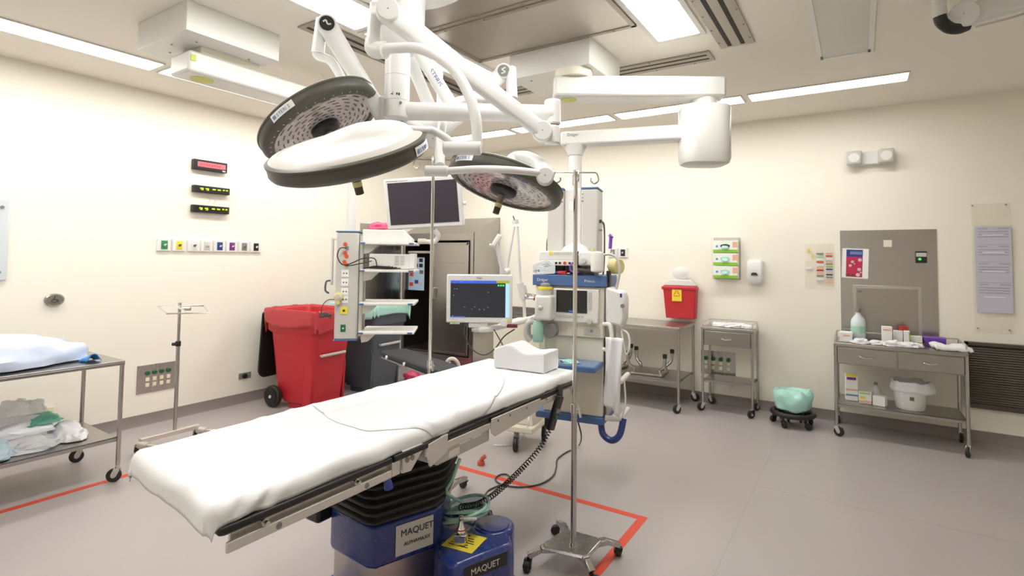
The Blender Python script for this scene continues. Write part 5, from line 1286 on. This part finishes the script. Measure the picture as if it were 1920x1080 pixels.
# ------------------------------------------------------------------ left steel table with packs
lt = steel_table('instrument_table', 'long stainless table on casters at the left photo edge with soft packs on it', -4.90, -4.245, .25, 1.70, .815, shelf=.30, cr=.045)
pk = lump((-4.58, .98, .817), .27, .60, .20, 1.7, .16, 2.6, pw=1.)
single(pk, 'linen_pack', 'pack', 'large white and blue plastic wrapped linen pack on top of the left steel table', 'pack', smooth=True)
single(MB().grid(lambda u, v: (-4.33-.14*u, 1.50+.09*v+.01*math.sin(u*9), .822+.05*math.sin(v*PI)*(1-u)+.012*nz3((u*5, v*5, 2))), 10, 10), 'blue_tab', 'sblue', 'bright blue film tab at the right end of the large linen pack', 'tab', solid=.003)
single(lump((-4.52, 1.48, .302), .16, .085, .09, 4.4, .2), 'gauze_pack', 'sheet2', 'square white gauze pack, rightmost on the lower shelf of the left steel table', 'pack')
single(lump((-4.60, 1.36, .42), .10, .10, .05, 5.4, .25), 'green_pack', 'gpack', 'small green pack in clear film on top of the shelf heap', 'pack')
single(lump((-4.74, 1.30, .41), .09, .12, .13, 6.2, .4), 'film_pack', 'film', 'clear crumpled film pack standing at the back of the shelf heap', 'pack')
single(lump((-4.62, 1.20, .37), .13, .22, .10, 7.7, .25), 'grey_pack', 'pack2', 'wide pale grey film pack in the middle of the shelf heap', 'pack')
single(lump((-4.46, 1.26, .302), .12, .15, .06, 8.7, .3), 'flat_film', 'film', 'flat clear film sheet under the grey pack on the shelf', 'film')
single(lump((-4.43, .99, .302), .15, .19, .09, 9.1, .3, ang=.35), 'blue_pack', 'bpack', 'pale blue white pouch at the front of the lower left shelf', 'pouch')
single(lump((-4.58, .72, .302), .15, .14, .13, 10.1, .3), 'shelf_pack', 'pack', 'white blue pack on the lower shelf cut by the left photo edge', 'pack')

# ------------------------------------------------------------------ mayo stand
mx, my = -4.665, 2.24
my_t = thing('mayo_stand', 'stainless mayo stand with empty wire tray frame near the left wall', 'instrument stand', (mx, my, 0))
MB().cyl((mx, my, .11), (mx, my, .84), .0145, n=18).build('lower_pole', 'ss', my_t)
MB().cyl((mx, my, .82), (mx, my, 1.135), .0115, n=18).build('upper_pole', 'ss', my_t)
MB().cyl((mx, my, .80), (mx, my, .84), .020, n=18).cyl((mx, my-.012, .82), (mx+.004, my-.045, .82), .013, n=14).build('knob', 'blk', my_t)
b0, b1 = az(262, 828, .11), az(372, 800, .11)
MB().bar((b0.x, b0.y, .115), (b1.x, b1.y, .115), .045, .035).build('base_bar', 'alu', my_t, bev=.003)
f0, f1 = b0, b1
for p in (b0, b1):
    d = V((1, .25, 0)).normalized()
    MB().tube([V((p.x, p.y, .085)), V((p.x, p.y, .085))+d*.09], .028, n=16, smooth=False).build('foot', 'alu', my_t)
    caster(my_t, V((p.x, p.y, 0))-d*.03, .035, 'mgry', 2.8, .022)
    caster(my_t, V((p.x, p.y, 0))+d*.22, .035, 'mgry', .3, .022)
    MB().bar(V((p.x, p.y, .09)), V((p.x, p.y, .09))+d*.24, .03, .022).build('foot_bar', 'alu', my_t, bev=.003)
q = [az(296, 575, 1.15), az(382, 573, 1.15), az(391, 586.5, 1.15), az(313, 588, 1.15)]
MB().tube(q, .0055, n=8, smooth=False, closed=True).build('tray_frame', 'chrome', my_t)
MB().tube([q[0].lerp(q[1], .42), q[3].lerp(q[2], .48)], .006, n=8, smooth=False).cyl(V((mx, my, 1.10)), V((mx, my, 1.152)), .013).cyl(q[0].lerp(q[1], .5)+V((.02, 0, -.02)), q[0].lerp(q[1], .5)+V((.06, .04, -.02)), .014).build('tray_support', 'chrome', my_t)

# ------------------------------------------------------------------ back wall fittings
def B(px, py, d=0.): return ay(px, py, YB-d)
XR_ = V((1, 0, 0))
# emergency light
a, b = B(1588, 307, .06), B(1676, 281, .06)
el = thing('emergency_light', 'white twin head emergency light high on the back wall', 'emergency light', (a.x, YB, a.z))
W_ = b.x-a.x; z0, z1 = B(1632, 308, .06).z, B(1632, 283, .06).z
MB().box((a.x+W_*.1, YB-.06, z0), (b.x-W_*.1, YB, z1)).build('housing', 'wht', el, bev=.008)
for s, x in ((0, a.x+.06), (1, b.x-.06)):
    MB().prism([(x-.065, z0-.004), (x+.065, z0-.004), (x+.065, z1+.006), (x-.065, z1+.006)], YB-.12, YB-.03, Matrix(((1, 0, 0, 0), (0, 0, 1, 0), (0, 1, 0, 0), (0, 0, 0, 1)))).build('lamp_head', 'gry', el, bev=.02)
    MB().cyl((x, YB-.121, (z0+z1)/2), (x, YB-.125, (z0+z1)/2), .045, n=28).build('lens', 'wht2', el, bev=.003)
# sharps container
a, b = B(1243, 595, .12), B(1305, 537, .12)
z0, z1 = a.z, b.z; x0, x1 = a.x, b.x; y1 = YB-.02; y0 = YB-.14
sh_ = thing('sharps_container', 'red sharps container with yellow label and clear lid on the back wall', 'sharps container', ((x0+x1)/2, YB-.08, z0))
MB().loft([[(x0+.035, y0+.01, z0), (x1-.015, y0+.01, z0), (x1-.015, y1, z0), (x0+.035, y1, z0)], [(x0+.005, y0, z1-.03), (x1, y0, z1-.03), (x1, y1, z1-.03), (x0+.005, y1, z1-.03)], [(x0+.005, y0, z1), (x1, y0, z1), (x1, y1, z1), (x0+.005, y1, z1)]]).build('bin', 'red', sh_, bev=.01)
MB().box((x0-.01, y0-.01, z1-.045), (x1+.008, y1, z1-.01)).build('rim', 'red', sh_, bev=.008)
lb = MB().box((x0+.11, y0-.006, z1-.17), (x0+.215, y0+.004, z1-.02)).build('label', 'yel', sh_)
lm_ = MB()
for a_ in (90, 210, 330):
    c = V((x0+.163+.018*math.cos(math.radians(a_)), y0-.007, z1-.09+.018*math.sin(math.radians(a_))))
    lm_.tube([c+V((.016*math.cos(t), 0, .016*math.sin(t))) for t in [math.radians(a_-140+i*28) for i in range(11)]], .003, n=6)
lm_.build('biohazard_mark', 'orng', lb)
MB().loft([[(x0+.01, y0+.01, z1), (x1-.005, y0+.01, z1), (x1-.005, y1, z1), (x0+.01, y1, z1)], [(x0+.06, y0+.02, z1+.07), (x1-.06, y0+.02, z1+.07), (x1-.06, y1, z1+.07), (x0+.06, y1, z1+.07)]]).build('lid', mat('clear_lid', 'f4f4f2', .2, alpha=.6), sh_, bev=.01)
c = V(((x0+x1)/2, YB-.06, z1+.14))
MB().lathe([(0, 0), (.085, .0), (.09, .012), (.06, .03), (0, .035)], Matrix.Translation(c) @ Matrix.Rotation(PI/2, 4, 'X') @ Matrix.Diagonal((1, .8, 1, 1)), n=32).build('flap', bpy.data.materials['clear_lid'], sh_)
MB().box((x0-.0+.04, y1, z0+.02), (x1-.04, YB, z1-.03)).build('wall_bracket', 'wht', sh_)
# glove box rack
xa, xb = B(1337, 500, .1).x, B(1383, 500, .1).x; zt = B(1360, 450, .1).z; zb_ = B(1360, 522, .1).z
gr = thing('glove_rack', 'clear wall rack holding three glove boxes on the back wall', 'rack', ((xa+xb)/2, YB, zb_))
MB().box((xa-.01, YB-.105, zb_-.012), (xb+.012, YB, zb_-.004)).box((xa-.012, YB-.105, zb_-.012), (xa-.005, YB, zt+.02)).box((xb+.007, YB-.105, zb_-.012), (xb+.014, YB, zt+.02)).box((xa-.012, YB-.006, zb_-.012), (xb+.014, YB, zt+.03)).build('rack', 'acr', gr, smooth=False)
h_ = (zt-zb_)/3
for i, nm_ in enumerate(('lowest', 'middle', 'topmost')):
    z = zb_+h_*i+.001
    t = thing('glove_box', 'white green glove box, %s of the three in the wall rack' % nm_, 'glove box', ((xa+xb)/2, YB-.05, z), 0, 'glove boxes in the wall rack')
    MB().box((xa, YB-.10, z), (xb, YB-.008, z+h_-.006)).build('carton', 'gbox', t, bev=.002)
    MB().box((xa, YB-.1015, z), (xb, YB-.0995, z+h_*.24)).build('green_band', 'ggrn', t)
    MB().box((xb-.05, YB-.1015, z+h_*.4), (xb, YB-.0995, z+h_*.85)).build('hand_print', 'peach', t)
    MB().cyl((xa+.04, YB-.102, z+h_*.5), (xa+.04, YB-.1, z+h_*.5), .012).build('logo', 'inkb', t)
    R = Matrix.Translation(((xa+xb)/2, YB-.1, z+h_*.52)) @ Matrix.Rotation(PI/2, 4, 'X') @ Matrix.Diagonal((1, .42, 1, 1))
    op = MB(R).lathe([(0, 0), (.05, 0), (.05, .002), (0, .002)], n=28).build('opening', 'slot' if i == 2 else 'hose', t)
    tag(lump(((xa+xb)/2, YB-.108, z+h_*.32), .035, .012, .03, i+20, .3).build('glove', 'teal', t))
# soap dispenser
xa, xb = B(1399, 500, .09).x, B(1430, 500, .09).x; zt = B(1414, 487, .09).z; zb_ = B(1414, 535, .09).z; xm = (xa+xb)/2
sd = thing('soap_dispenser', 'white rounded soap dispenser on the back wall right of the glove rack', 'soap dispenser', (xm, YB, zb_))
MB().loft([[(xa+.01, YB, zb_+.02), (xb-.01, YB, zb_+.02), (xb-.02, YB-.06, zb_+.005), (xa+.02, YB-.06, zb_+.005)], [(xa, YB, zb_+.08), (xb, YB, zb_+.08), (xb-.008, YB-.10, zb_+.08), (xa+.008, YB-.10, zb_+.08)], [(xa, YB, zt-.03), (xb, YB, zt-.03), (xb-.008, YB-.09, zt-.03), (xa+.008, YB-.09, zt-.03)], [(xa+.01, YB, zt), (xb-.01, YB, zt), (xb-.02, YB-.07, zt), (xa+.02, YB-.07, zt)]]).build('housing', 'wht', sd, bev=.012)
MB().prism([(-.035, 0), (.035, 0), (.02, .028), (-.02, .028)], 0, .012, Matrix(((1, 0, 0, xm), (0, 0, -1, YB-.098), (0, 1, 0, zb_+.105), (0, 0, 0, 1)))).build('logo_window', 'ink', sd, bev=.003)
# small white thermostat above the small cart
# label holder left of the steel sheet
a, b = B(1510, 541), B(1564, 457)
lh = thing('label_holder', 'clear wall holder with rows of small coloured labels left of the steel wall sheet', 'label holder', (a.x, YB, a.z))
MB().box((a.x, YB-.012, a.z), (b.x, YB-.006, b.z)).build('sheet', 'acr', lh, smooth=False)
W_, H_ = b.x-a.x, b.z-a.z
rows = [(.10, .82, 'yel', .08, .07), (.24, .68, 'yel', .05, .09), (.02, .44, 'paper', .24, .05), (.08, .41, 'gry', .2, .02)]
for i, m_ in enumerate(('mgry', 'hose', 'paper', 'orng', 'paper', 'peach', 'red', 'peach', 'mgry', 'paper', 'gry')): rows.append((.40, .76-.061*i, m_, .24, .035))
for i, m_ in enumerate(('peach', 'red', 'paper', 'peach', 'mgry', 'ggrn', 'blue', 'gry', 'ink', 'mgry', 'peach', 'peach')): rows.append((.72, .77-.058*i, m_, .22, .03))
for u, v, m_, w_, h_ in rows: MB().box((a.x+W_*u, YB-.014, a.z+H_*v), (a.x+W_*(u+w_), YB-.0125, a.z+H_*(v+h_))).build('label_strip', m_, lh)
# stainless wall sheet, poster, reader
xa, xb = B(1576, 520).x, B(1758, 520).x; zt = B(1665, 431).z; zb_ = .86
ws = thing('wall_sheet', 'tall stainless protection sheet on the back wall behind the drawer cart', 'wall panel', ((xa+xb)/2, YB, zb_))
MB().box((xa, YB-.006, zb_-.1), (xb, YB-.001, zt)).build('sheet', mat('wall_steel', 'bcb9b7', .24, 1., var=.015, vscale=3, aniso=(3, 3, 25)), ws, bev=.001)
a, b = B(1664, 463, .008), B(1672, 450, .008); MB().box((a.x-.03, YB-.009, a.z), (b.x, YB-.006, b.z)).build('tape_mark', 'cream', ws)
a, b = B(1601, 640), B(1727, 538)
fr = thing('access_panel', 'stainless access panel in pale frame on the steel wall sheet above the drawer cart', 'access panel', (a.x, YB, a.z))
MB().box((a.x, YB-.012, a.z-.05), (b.x, YB-.006, b.z)).build('frame', mat('pale_steel', 'c8c4bc', .35, .9, var=.03), fr, bev=.002)
MB().box((a.x+.025, YB-.016, a.z-.03), (b.x-.025, YB-.0125, b.z-.025)).build('door', 'ssh', fr, bev=.001)
c = B(1612, 546, .02); MB().box((c.x-.02, YB-.019, c.z-.012), (c.x+.02, YB-.016, c.z+.012)).build('latch', 'mgry', fr)
a, b = B(1578, 521, .008), B(1629, 466, .008)
po = thing('poster', 'magenta and blue printed poster on white sheet taped to the steel wall sheet', 'poster', (a.x, YB, a.z))
Tq = Matrix.Translation(((a.x+b.x)/2, YB-.009, (a.z+b.z)/2)) @ Matrix.Rotation(math.radians(2.2), 4, 'Y')
W_, H_ = b.x-a.x-.01, b.z-a.z
MB(Tq).box((-W_/2, 0, -H_/2), (W_/2, .0015, H_/2)).build('paper', 'paper', po)
pi_ = MB(Tq).box((-W_*.34, -.001, -H_*.46), (W_*.28, .0, H_*.22)).build('print', 'mag', po)
MB(Tq).box((-W_*.34, -.001, H_*.22), (W_*.28, .0, H_*.46)).build('heading', 'blue', po)
MB(Tq).box((-W_*.2, -.0015, H_*.30), (W_*.25, -.0005, H_*.40)).build('heading_text', 'inkb', po)
for u, v, r in ((.18, .12, .016), (-.1, .05, .013), (-.18, -.08, .013), (.16, -.2, .016), (.12, -.38, .017), (-.02, -.02, .006), (.22, -.3, .008)):
    MB(Tq).cyl((W_*u, -.0022, H_*v), (W_*u, -.001, H_*v), r, n=18).build('picture', 'gry', pi_)
for u in (-.24, -.08): MB(Tq).cyl((W_*u, -.0022, -H_*.40), (W_*u, -.001, -H_*.40), .013, n=14).build('picture', mat('brown_print', '6c4034', .6, var=.1) if u == -.24 else bpy.data.materials['brown_print'], pi_)
a, b = B(1717, 493, .03), B(1738, 471, .03)
cr_ = thing('card_reader', 'small black device with green lamp on the steel wall sheet', 'card reader', (a.x, YB, a.z))
MB().box((a.x, YB-.03, a.z), (b.x, YB-.006, b.z)).build('case', 'blk', cr_, bev=.004)
MB().box((a.x+.004, YB-.032, b.z-.05), (b.x-.004, YB-.0295, b.z-.015)).build('display', 'gry', cr_)
MB().cyl((a.x+.03, YB-.033, a.z+.035), (a.x+.03, YB-.03, a.z+.035), .012).build('lamp', 'litg', cr_)
# document holder at the right
a, b = B(1826, 622), B(1893, 380)
dh = thing('document_holder', 'tall clear acrylic document holder with lavender sheets at the right of the back wall', 'document holder', (a.x, YB, a.z))
MB().box((a.x, YB-.014, a.z), (b.x, YB-.008, b.z)).build('acrylic', 'acr', dh, smooth=False)
for u, v in ((.04, .985), (.9, .985), (.1, .03), (.9, .03)): MB().cyl((a.x+(b.x-a.x)*u, YB, a.z+(b.z-a.z)*v), (a.x+(b.x-a.x)*u, YB-.018, a.z+(b.z-a.z)*v), .006, n=12).build('standoff', 'mgry', dh)
a, b = B(1831, 585), B(1895, 424)
H_ = b.z-a.z; W_ = b.x-a.x
for i in range(4):
    z1_ = b.z-H_*[0, .21, .41, .65][i]; z0_ = b.z-H_*[.21, .41, .65, 1.][i]
    t = thing('printed_sheet', 'lavender printed sheet in the document holder, %s of four' % ['topmost', 'second from top', 'third from top', 'lowest'][i], 'paper', (a.x, YB-.02, z0_), 0, 'sheets in the document holder')
    MB().box((a.x, YB-.0175, z0_), (b.x, YB-.0155, z1_-.002)).build('sheet', 'lpap', t)
    q = MB(); h_ = z1_-z0_
    q.box((a.x+W_*.08, YB-.0185, z1_-.022), (a.x+W_*.35, YB-.0174, z1_-.016)).box((a.x+W_*.65, YB-.0185, z1_-.022), (a.x+W_*.95, YB-.0174, z1_-.016))
    for k in range(3): q.box((a.x+W_*.08, YB-.0185, z1_-.05-k*.022), (a.x+W_*.92, YB-.0174, z1_-.044-k*.022))
    q.build('text_lines', mat('lavender_ink', '9a99b0', .6) if i == 0 else bpy.data.materials['lavender_ink'], t)
    MB().box((a.x+W_*.2, YB-.02, z0_+h_*.5), (a.x+W_*.8, YB-.0174, z0_+h_*.5+.008)).build('slot_edge', 'paper', t)
# dark louvre grille at the right
a, b = B(1812, 768, .03), B(1960, 640, .03)
lv = thing('wall_louvre', 'dark louvred grille on the back wall at the right photo edge', 'grille', (a.x, YB, a.z))
zt, zb_ = .865, .30
x0 = a.x; x1 = 1.75
MB().box((x0, YB-.008, zb_), (x1, YB, zt)).build('backing', 'slot', lv)
MB().box((x0, YB-.05, zt-.03), (x1, YB, zt)).box((x0, YB-.05, zb_), (x1, YB, zb_+.04)).box((x0, YB-.05, zb_), (x0+.025, YB, zt)).box((x1-.025, YB-.05, zb_), (x1, YB, zt)).build('frame', mat('dark_frame', '5a554e', .4, .6, var=.05), lv, bev=.003)
sm_ = mat('dark_slat', '9a938a', .4, .5, var=.05)
n_ = 24
for i in range(n_):
    z = zb_+.045+(zt-zb_-.08)*i/n_
    MB().bar((x0+.025, YB-.03, z+.008), (x1-.025, YB-.03, z+.008), .028, .003, up=(0, -.6, 1)).build('slat', sm_, lv)
# grey socket panel behind the small cart
a, b = B(1318, 703), B(1379, 660); z1 = B(1350, 659).z; z0 = B(1350, 704).z
t = thing('socket_panel', 'stainless socket panel with green outlets on the back wall behind the small drawer cart', 'socket panel', (a.x, YB, z0))
MB().box((a.x-.02, YB-.006, z0), (b.x, YB, z1)).build('plate', 'ss', t, bev=.002)
for i in range(4):
    x = a.x+(b.x-a.x)*(.1+.23*i)
    MB().cyl((x, YB-.006, z1-.08), (x, YB-.025, z1-.085), .022, n=20).build('green_outlet', 'dgreen', t, bev=.003)
    for zq in (.06, .115): MB().box((x-.016, YB-.012, z0+zq), (x+.016, YB-.006, z0+zq+.036)).build('socket', 'ivory', t, bev=.003)
# grey panel low on the back wall left of the machine
a, b = B(962, 622), B(990, 576)
t = thing('wall_grille', 'small grey wall unit low on the back wall left of the anaesthesia machine', 'wall unit', (a.x, YB, a.z))
MB().box((a.x, YB-.03, a.z-.05), (b.x+.15, YB, b.z)).build('case', mat('grille_grey', '77726b', .5, .3, var=.06), t, bev=.004)
for k in range(6): MB().box((a.x+.03, YB-.034, a.z+.03+k*.045), (b.x+.12, YB-.03, a.z+.045+k*.045)).build('louvre', 'mgry', t)

# ------------------------------------------------------------------ back wall furniture
steel_table('work_table', 'stainless work table with upturned step stools on its shelf, under the sharps container', -2.62, -1.535, 5.53, 6.135, .86, shelf=.315, cr=.045, lg=.0145)
def stool(x, y, rz, label, w_=.36, d_=.26, h=.22, z0=.318):
    T = Matrix.Translation((x, y, z0)) @ Matrix.Rotation(rz, 4, 'Z')
    t = thing('step_stool', label, 'step stool', (x, y, z0), rz, 'upturned step stools on the work table shelf')
    MB(T).box((-w_/2, -d_/2, 0), (w_/2, d_/2, .022)).build('step', 'ssh', t, bev=.004)
    for sx in (-1, 1):
        for sy in (-1, 1):
            p0 = V((sx*(w_/2-.03), sy*(d_/2-.03), .02)); p1 = V((sx*(w_/2+.02), sy*(d_/2+.0), h*.5)); p2 = V((sx*(w_/2+.03), sy*(d_/2+.01), h))
            l = MB(T).tube([p0, V((p0.x, p0.y, .06)), p1, p2], .017, n=10).build('leg', 'ss', t)
            MB(T).cyl(p2+V((0, 0, -.03)), p2+V((0, 0, .012)), .023, n=14).build('rubber_tip', 'rub', l, bev=.003)
stool(-1.93, 5.80, .08, 'upturned stainless step stool with black tips, right one on the work table shelf', .34, .34, .23)
stool(-2.40, 5.80, -.1, 'upturned stainless step stool with black tips, left one on the work table shelf', .30, .34, .25)

sc2 = steel_table('drawer_cart', 'small stainless cart with one drawer and wire rail beside the work table', -1.385, -.885, 5.79, 6.14, .86, shelf=.325, cr=.04, drawers=1, rail=.05, cat='cart', lg=.0125)
for i, (x, y, s) in enumerate(((-1.22, 5.95, .055), (-1.10, 5.93, .06), (-1.03, 6.0, .05), (-.95, 5.93, .045))):
    single(lump((x, y, .862), s*1.5, s, s*.7, i+30, .35), 'gauze_bundle', 'sheet2', 'crumpled white gauze bundle on the small drawer cart, %s of four' % ['leftmost', 'second from left', 'third from left', 'rightmost'][i], 'gauze', 'gauze on the small drawer cart')

# kick bucket with mint liner
kx, ky = -.545, 5.80
kb = thing('kick_bucket', 'round kick bucket on black wheeled ring between the two drawer carts', 'bucket', (kx, ky, 0))
T = Matrix.Translation((kx, ky, 0))
MB(T).lathe([(.10, .045), (.115, .05), (.14, .16), (.16, .26), (.155, .26), (.13, .10), (0, .06)], n=40, cap=False).build('bucket', 'ss', kb)
MB(T).tube([(.175*math.cos(a), .175*math.sin(a), .115) for a in [i*PI/12 for i in range(24)]], .024, n=12, smooth=False, closed=True).build('bumper_ring', 'rub', kb)
for i in range(5):
    a = i*2*PI/5+.5; p = V((kx+.16*math.cos(a), ky+.16*math.sin(a), 0))
    caster(kb, p, .03, 'blk', a+1, .03)
    MB().cyl((p.x, p.y, .06), (p.x, p.y, .11), .012).build('stem', 'blk', kb)
def kl(u, v):
    a = u*2*PI; w_ = nz3((math.cos(a)*2, math.sin(a)*2, v*2)); q = v
    r = .150+.022*math.sin(q*PI)+.018*w_; z = .33-.17*abs(q*1.0)**1.2
    if q < .25: r = .11+.04*(q/.25)+.01*w_; z = .29+.05*q/.25+.03*w_
    return (kx+r*math.cos(a), ky+r*math.sin(a), z+.02*nz3((math.cos(a)*1.5, math.sin(a)*1.5, 4)))
single(MB().grid(kl, 64, 16).sph((kx, ky, .27), .12, (1, 1, .45)), 'bucket_liner', 'teal', 'mint green plastic liner bulging over the kick bucket', 'bin liner', solid=.002)
pf = az(784, 716); single(lump((pf.x, pf.y, .0), .17, .13, .12, 41, .4), 'pink_floor_bag', 'pink', 'bright pink crumpled bag on the floor beneath the black arm board', 'bag')

# big drawer cart
rc2 = steel_table('drawer_cart', 'wide stainless cart with two drawers and supplies before the steel wall sheet', -.20, .735, 5.66, 6.12, .825, shelf=.285, cr=.042, drawers=2, rail=.06, cat='cart', lg=.014)
def bottle(px, z, y, h, r, m, label, name='spray_bottle', cap='mgry', band=None, neck=.35):
    x = ay(px, 600, y).x
    t = thing(name, label, 'bottle', (x, y, z)); T = Matrix.Translation((x, y, z))
    MB(T).lathe([(r*.92, 0), (r, .008), (r, h*.55), (r*.9, h*.66), (r*neck, h*.80), (r*neck, h*.88), (0, h*.88)], n=28).build('body', m, t)
    MB(T).cyl((0, 0, h*.86), (0, 0, h), r*neck*1.15, n=16).build('cap', cap, t, bev=.002)
    if band: MB(T).lathe([(r*1.01, h*.25), (r*1.01, h*.45)], n=28, cap=False).build('label_band', band, t)
    return t
bl_ = mat('translucent_white', 'e4ecf4', .3, alpha=.92, var=.02)
ZT = .827
bottle(1609, ZT, 5.92, .30, .058, bl_, 'tall translucent white bottle with dark cap, leftmost on the wide drawer cart', band='hose')
def boxy(name, label, px0, px1, y, d, z, h, m, ang=0., cat='box', parts=()):
    xa, xb = ay(px0, 620, y).x, ay(px1, 620, y).x
    c = V(((xa+xb)/2, y+d/2, z)); T = Matrix.Translation(c) @ Matrix.Rotation(ang, 4, 'Z'); W_ = xb-xa
    t = thing(name, label, cat, c)
    MB(T).box((-W_/2, -d/2, 0), (W_/2, d/2, h)).build('carton', m, t, bev=.003)
    for u0, u1, v0, v1, m_ in parts: MB(T).box((-W_/2+W_*u0, -d/2-.0012, h*v0), (-W_/2+W_*u1, -d/2, h*v1)).build('print', m_, t)
    return t
boxy('supply_box', 'white box with red print at the left end of the wide drawer cart top', 1574, 1598, 5.75, .12, ZT, .085, 'gbox', parts=((.3, .8, .6, .75, 'peach'),))
boxy('supply_box', 'upright white carton with faint red print in the middle of the cart top', 1653, 1673, 5.86, .06, ZT, .15, 'paper', parts=((.15, .9, .75, .85, 'peach'),))
boxy('supply_box', 'low white carton behind the orange cap on the wide drawer cart', 1675, 1693, 5.95, .05, ZT, .11, 'paper')
boxy('supply_box', 'upright white carton with green side on the wide drawer cart', 1695, 1706, 5.87, .07, ZT, .12, 'paper', parts=((.8, 1., .1, .95, 'ggrn'),))
boxy('supply_box', 'dark red box standing behind the white cartons on the wide cart', 1686, 1703, 6.0, .05, ZT, .15, mat('brick_red_card', 'b0382a', .5, var=.05))
boxy('supply_box', 'white carton with green lower edge beside the violet box on the cart', 1707, 1729, 5.93, .06, ZT, .075, 'gbox', parts=((.3, .95, 0, .3, 'green'),))
boxy('loose_stopper', 'small orange red stopper lying among gauze in the middle of the wide cart', 1675, 1688, 5.80, .03, ZT, .028, 'orng', cat='stopper')
boxy('loose_stopper', 'dark blue round stopper lying before the tall bottle on the wide cart', 1598, 1606, 5.72, .03, ZT, .035, 'blue', cat='stopper')
x0, x1 = ay(1731, 620, 5.95).x, ay(1773, 620, 5.95).x
vb = MB().loft([[(x0+.02, 5.93, ZT), (x1-.0, 5.93, ZT), (x1, 6.03, ZT), (x0+.02, 6.03, ZT)], [(x0, 5.91, ZT+.075), (x1+.0, 5.91, ZT+.075), (x1, 6.04, ZT+.075), (x0, 6.04, ZT+.075)]])
single(vb, 'violet_box', 'violet', 'bright violet plastic box on the right half of the wide drawer cart top', 'box', bev=.004)
for i, (px_, y, s) in enumerate(((1613, 5.71, .06), (1642, 5.72, .05), (1655, 5.74, .045), (1672, 5.72, .06), (1692, 5.73, .05), (1705, 5.72, .055), (1716, 5.76, .05))):
    x = ay(px_, 625, y).x
    single(lump((x, y, ZT), s*1.1, s*.7, s*.7, i+50, .35), 'gauze_bundle', 'sheet2', 'white gauze piece on the wide drawer cart front edge, number %s from the left' % ['one', 'two', 'three', 'four', 'five', 'six', 'seven'][i], 'gauze', 'gauze along the front of the wide drawer cart')
x0, x1 = ay(1745, 630, 5.75).x, ay(1812, 640, 5.75).x
single(MB().grid(lambda u, v: (x0+.03*(1-v)+(x1-x0)*u*(1-.06*v), 5.69+.20*v, ZT+.022+.012*nz3((u*6, v*5, 3))+.01*math.sin(u*9)*v-.018*(u > .98 or v < .02)), 30, 16), 'folded_towel', 'sheet', 'folded white towel on the right end of the wide drawer cart', 'towel', solid=.03)
ZS = .287
boxy('shelf_box', 'white box with purple and yellow print, leftmost on the lower cart shelf', 1583, 1606, 5.85, .08, ZS, .24, 'gbox', .1, parts=((0, 1, .9, 1, 'yel'), (.1, .85, .78, .88, 'purp'), (0, 1, .38, .44, 'peach'), (0, 1, .18, .24, 'inkb')))
boxy('shelf_box', 'low pink and green printed carton second on the lower cart shelf', 1608, 1632, 5.80, .10, ZS, .10, 'gbox', parts=((0, 1, .1, .25, 'peach'), (.05, .9, .85, .97, 'ggrn'), (.1, .5, .4, .6, 'yel')))
boxy('shelf_box', 'tilted white carton third on the lower cart shelf', 1636, 1660, 5.77, .07, ZS, .085, 'paper', -.3)
tag(bottle(1640, ZS, 5.96, .17, .035, 'film', 'clear bottle with grey cap behind the tilted carton on the lower shelf', name='clear_bottle'))
x = ay(1706, 700, 5.85).x
pb = thing('white_pail', 'white plastic pail with crumpled liner and small dark mark on the lower cart shelf', 'pail', (x, 5.85, ZS))
T = Matrix.Translation((x, 5.85, ZS))
MB(T).lathe([(.0, .0), (.10, .0), (.105, .006), (.13, .20), (.137, .205), (.137, .215), (.125, .215), (.10, .03), (0, .02)], n=44, cap=False).build('pail', 'wht', pb)
MB(T).box((-.012, -.1225, .09), (.018, -.114, .12)).build('mark', 'brown', pb)
def pl_(u, v):
    a = u*2*PI; w_ = nz3((math.cos(a)*2.5, math.sin(a)*2.5, 7)); q = v
    r = .115+.03*q+.012*w_+.035*max(0, math.cos(a-.1))*q; z = .225+.04*math.sin(q*PI)+.02*w_-.07*q
    return T @ V((r*math.cos(a), r*math.sin(a), z))
single(MB().grid(pl_, 60, 10), 'pail_liner', 'film', 'crumpled clear liner over the rim of the white pail', 'bin liner', solid=.002)

# ------------------------------------------------------------------ lamp arm at the top right corner
la_ = thing('monitor_arm', 'white jointed ceiling arm with black cable sleeve at the top right photo corner', 'ceiling arm', ad(1790, 30, 3.0))
c = ad(1808, 30, 3.0)
pivot(c, .07, .05, la_)
arm_seg('arm', c, ad(2000, -25, 2.8), .062, .062, la_)
MB().tube([ad(1752, 6, 3.02), ad(1768, 5, 3.02)], .03, n=16, smooth=False).build('joint', 'wht', la_)
MB().tube([ad(1760, 5, 3.02), ad(1765, 35, 3.02), ad(1782, 45, 3.01), ad(1800, 38, 3.0)], .034, n=16).build('bracket', 'wht2', la_)
MB().tube([ad(1762, 30, 3.0), ad(1766, 42, 3.0), ad(1780, 52, 3.0), ad(1797, 53, 3.0), ad(1812, 48, 3.0)], .032, n=14).build('cable_sleeve', 'blk', la_)
p = ad(1760, 0, 3.02); MB().cyl((p.x, p.y, p.z-.02), (p.x, p.y, ZC), .03, n=20).build('ceiling_pole', 'wht', la_)
MB().tube([ad(1830, 50, 2.93), ad(1900, 32, 2.88), ad(1960, 12, 2.85)], .006, n=8).build('cable', 'gry', la_)
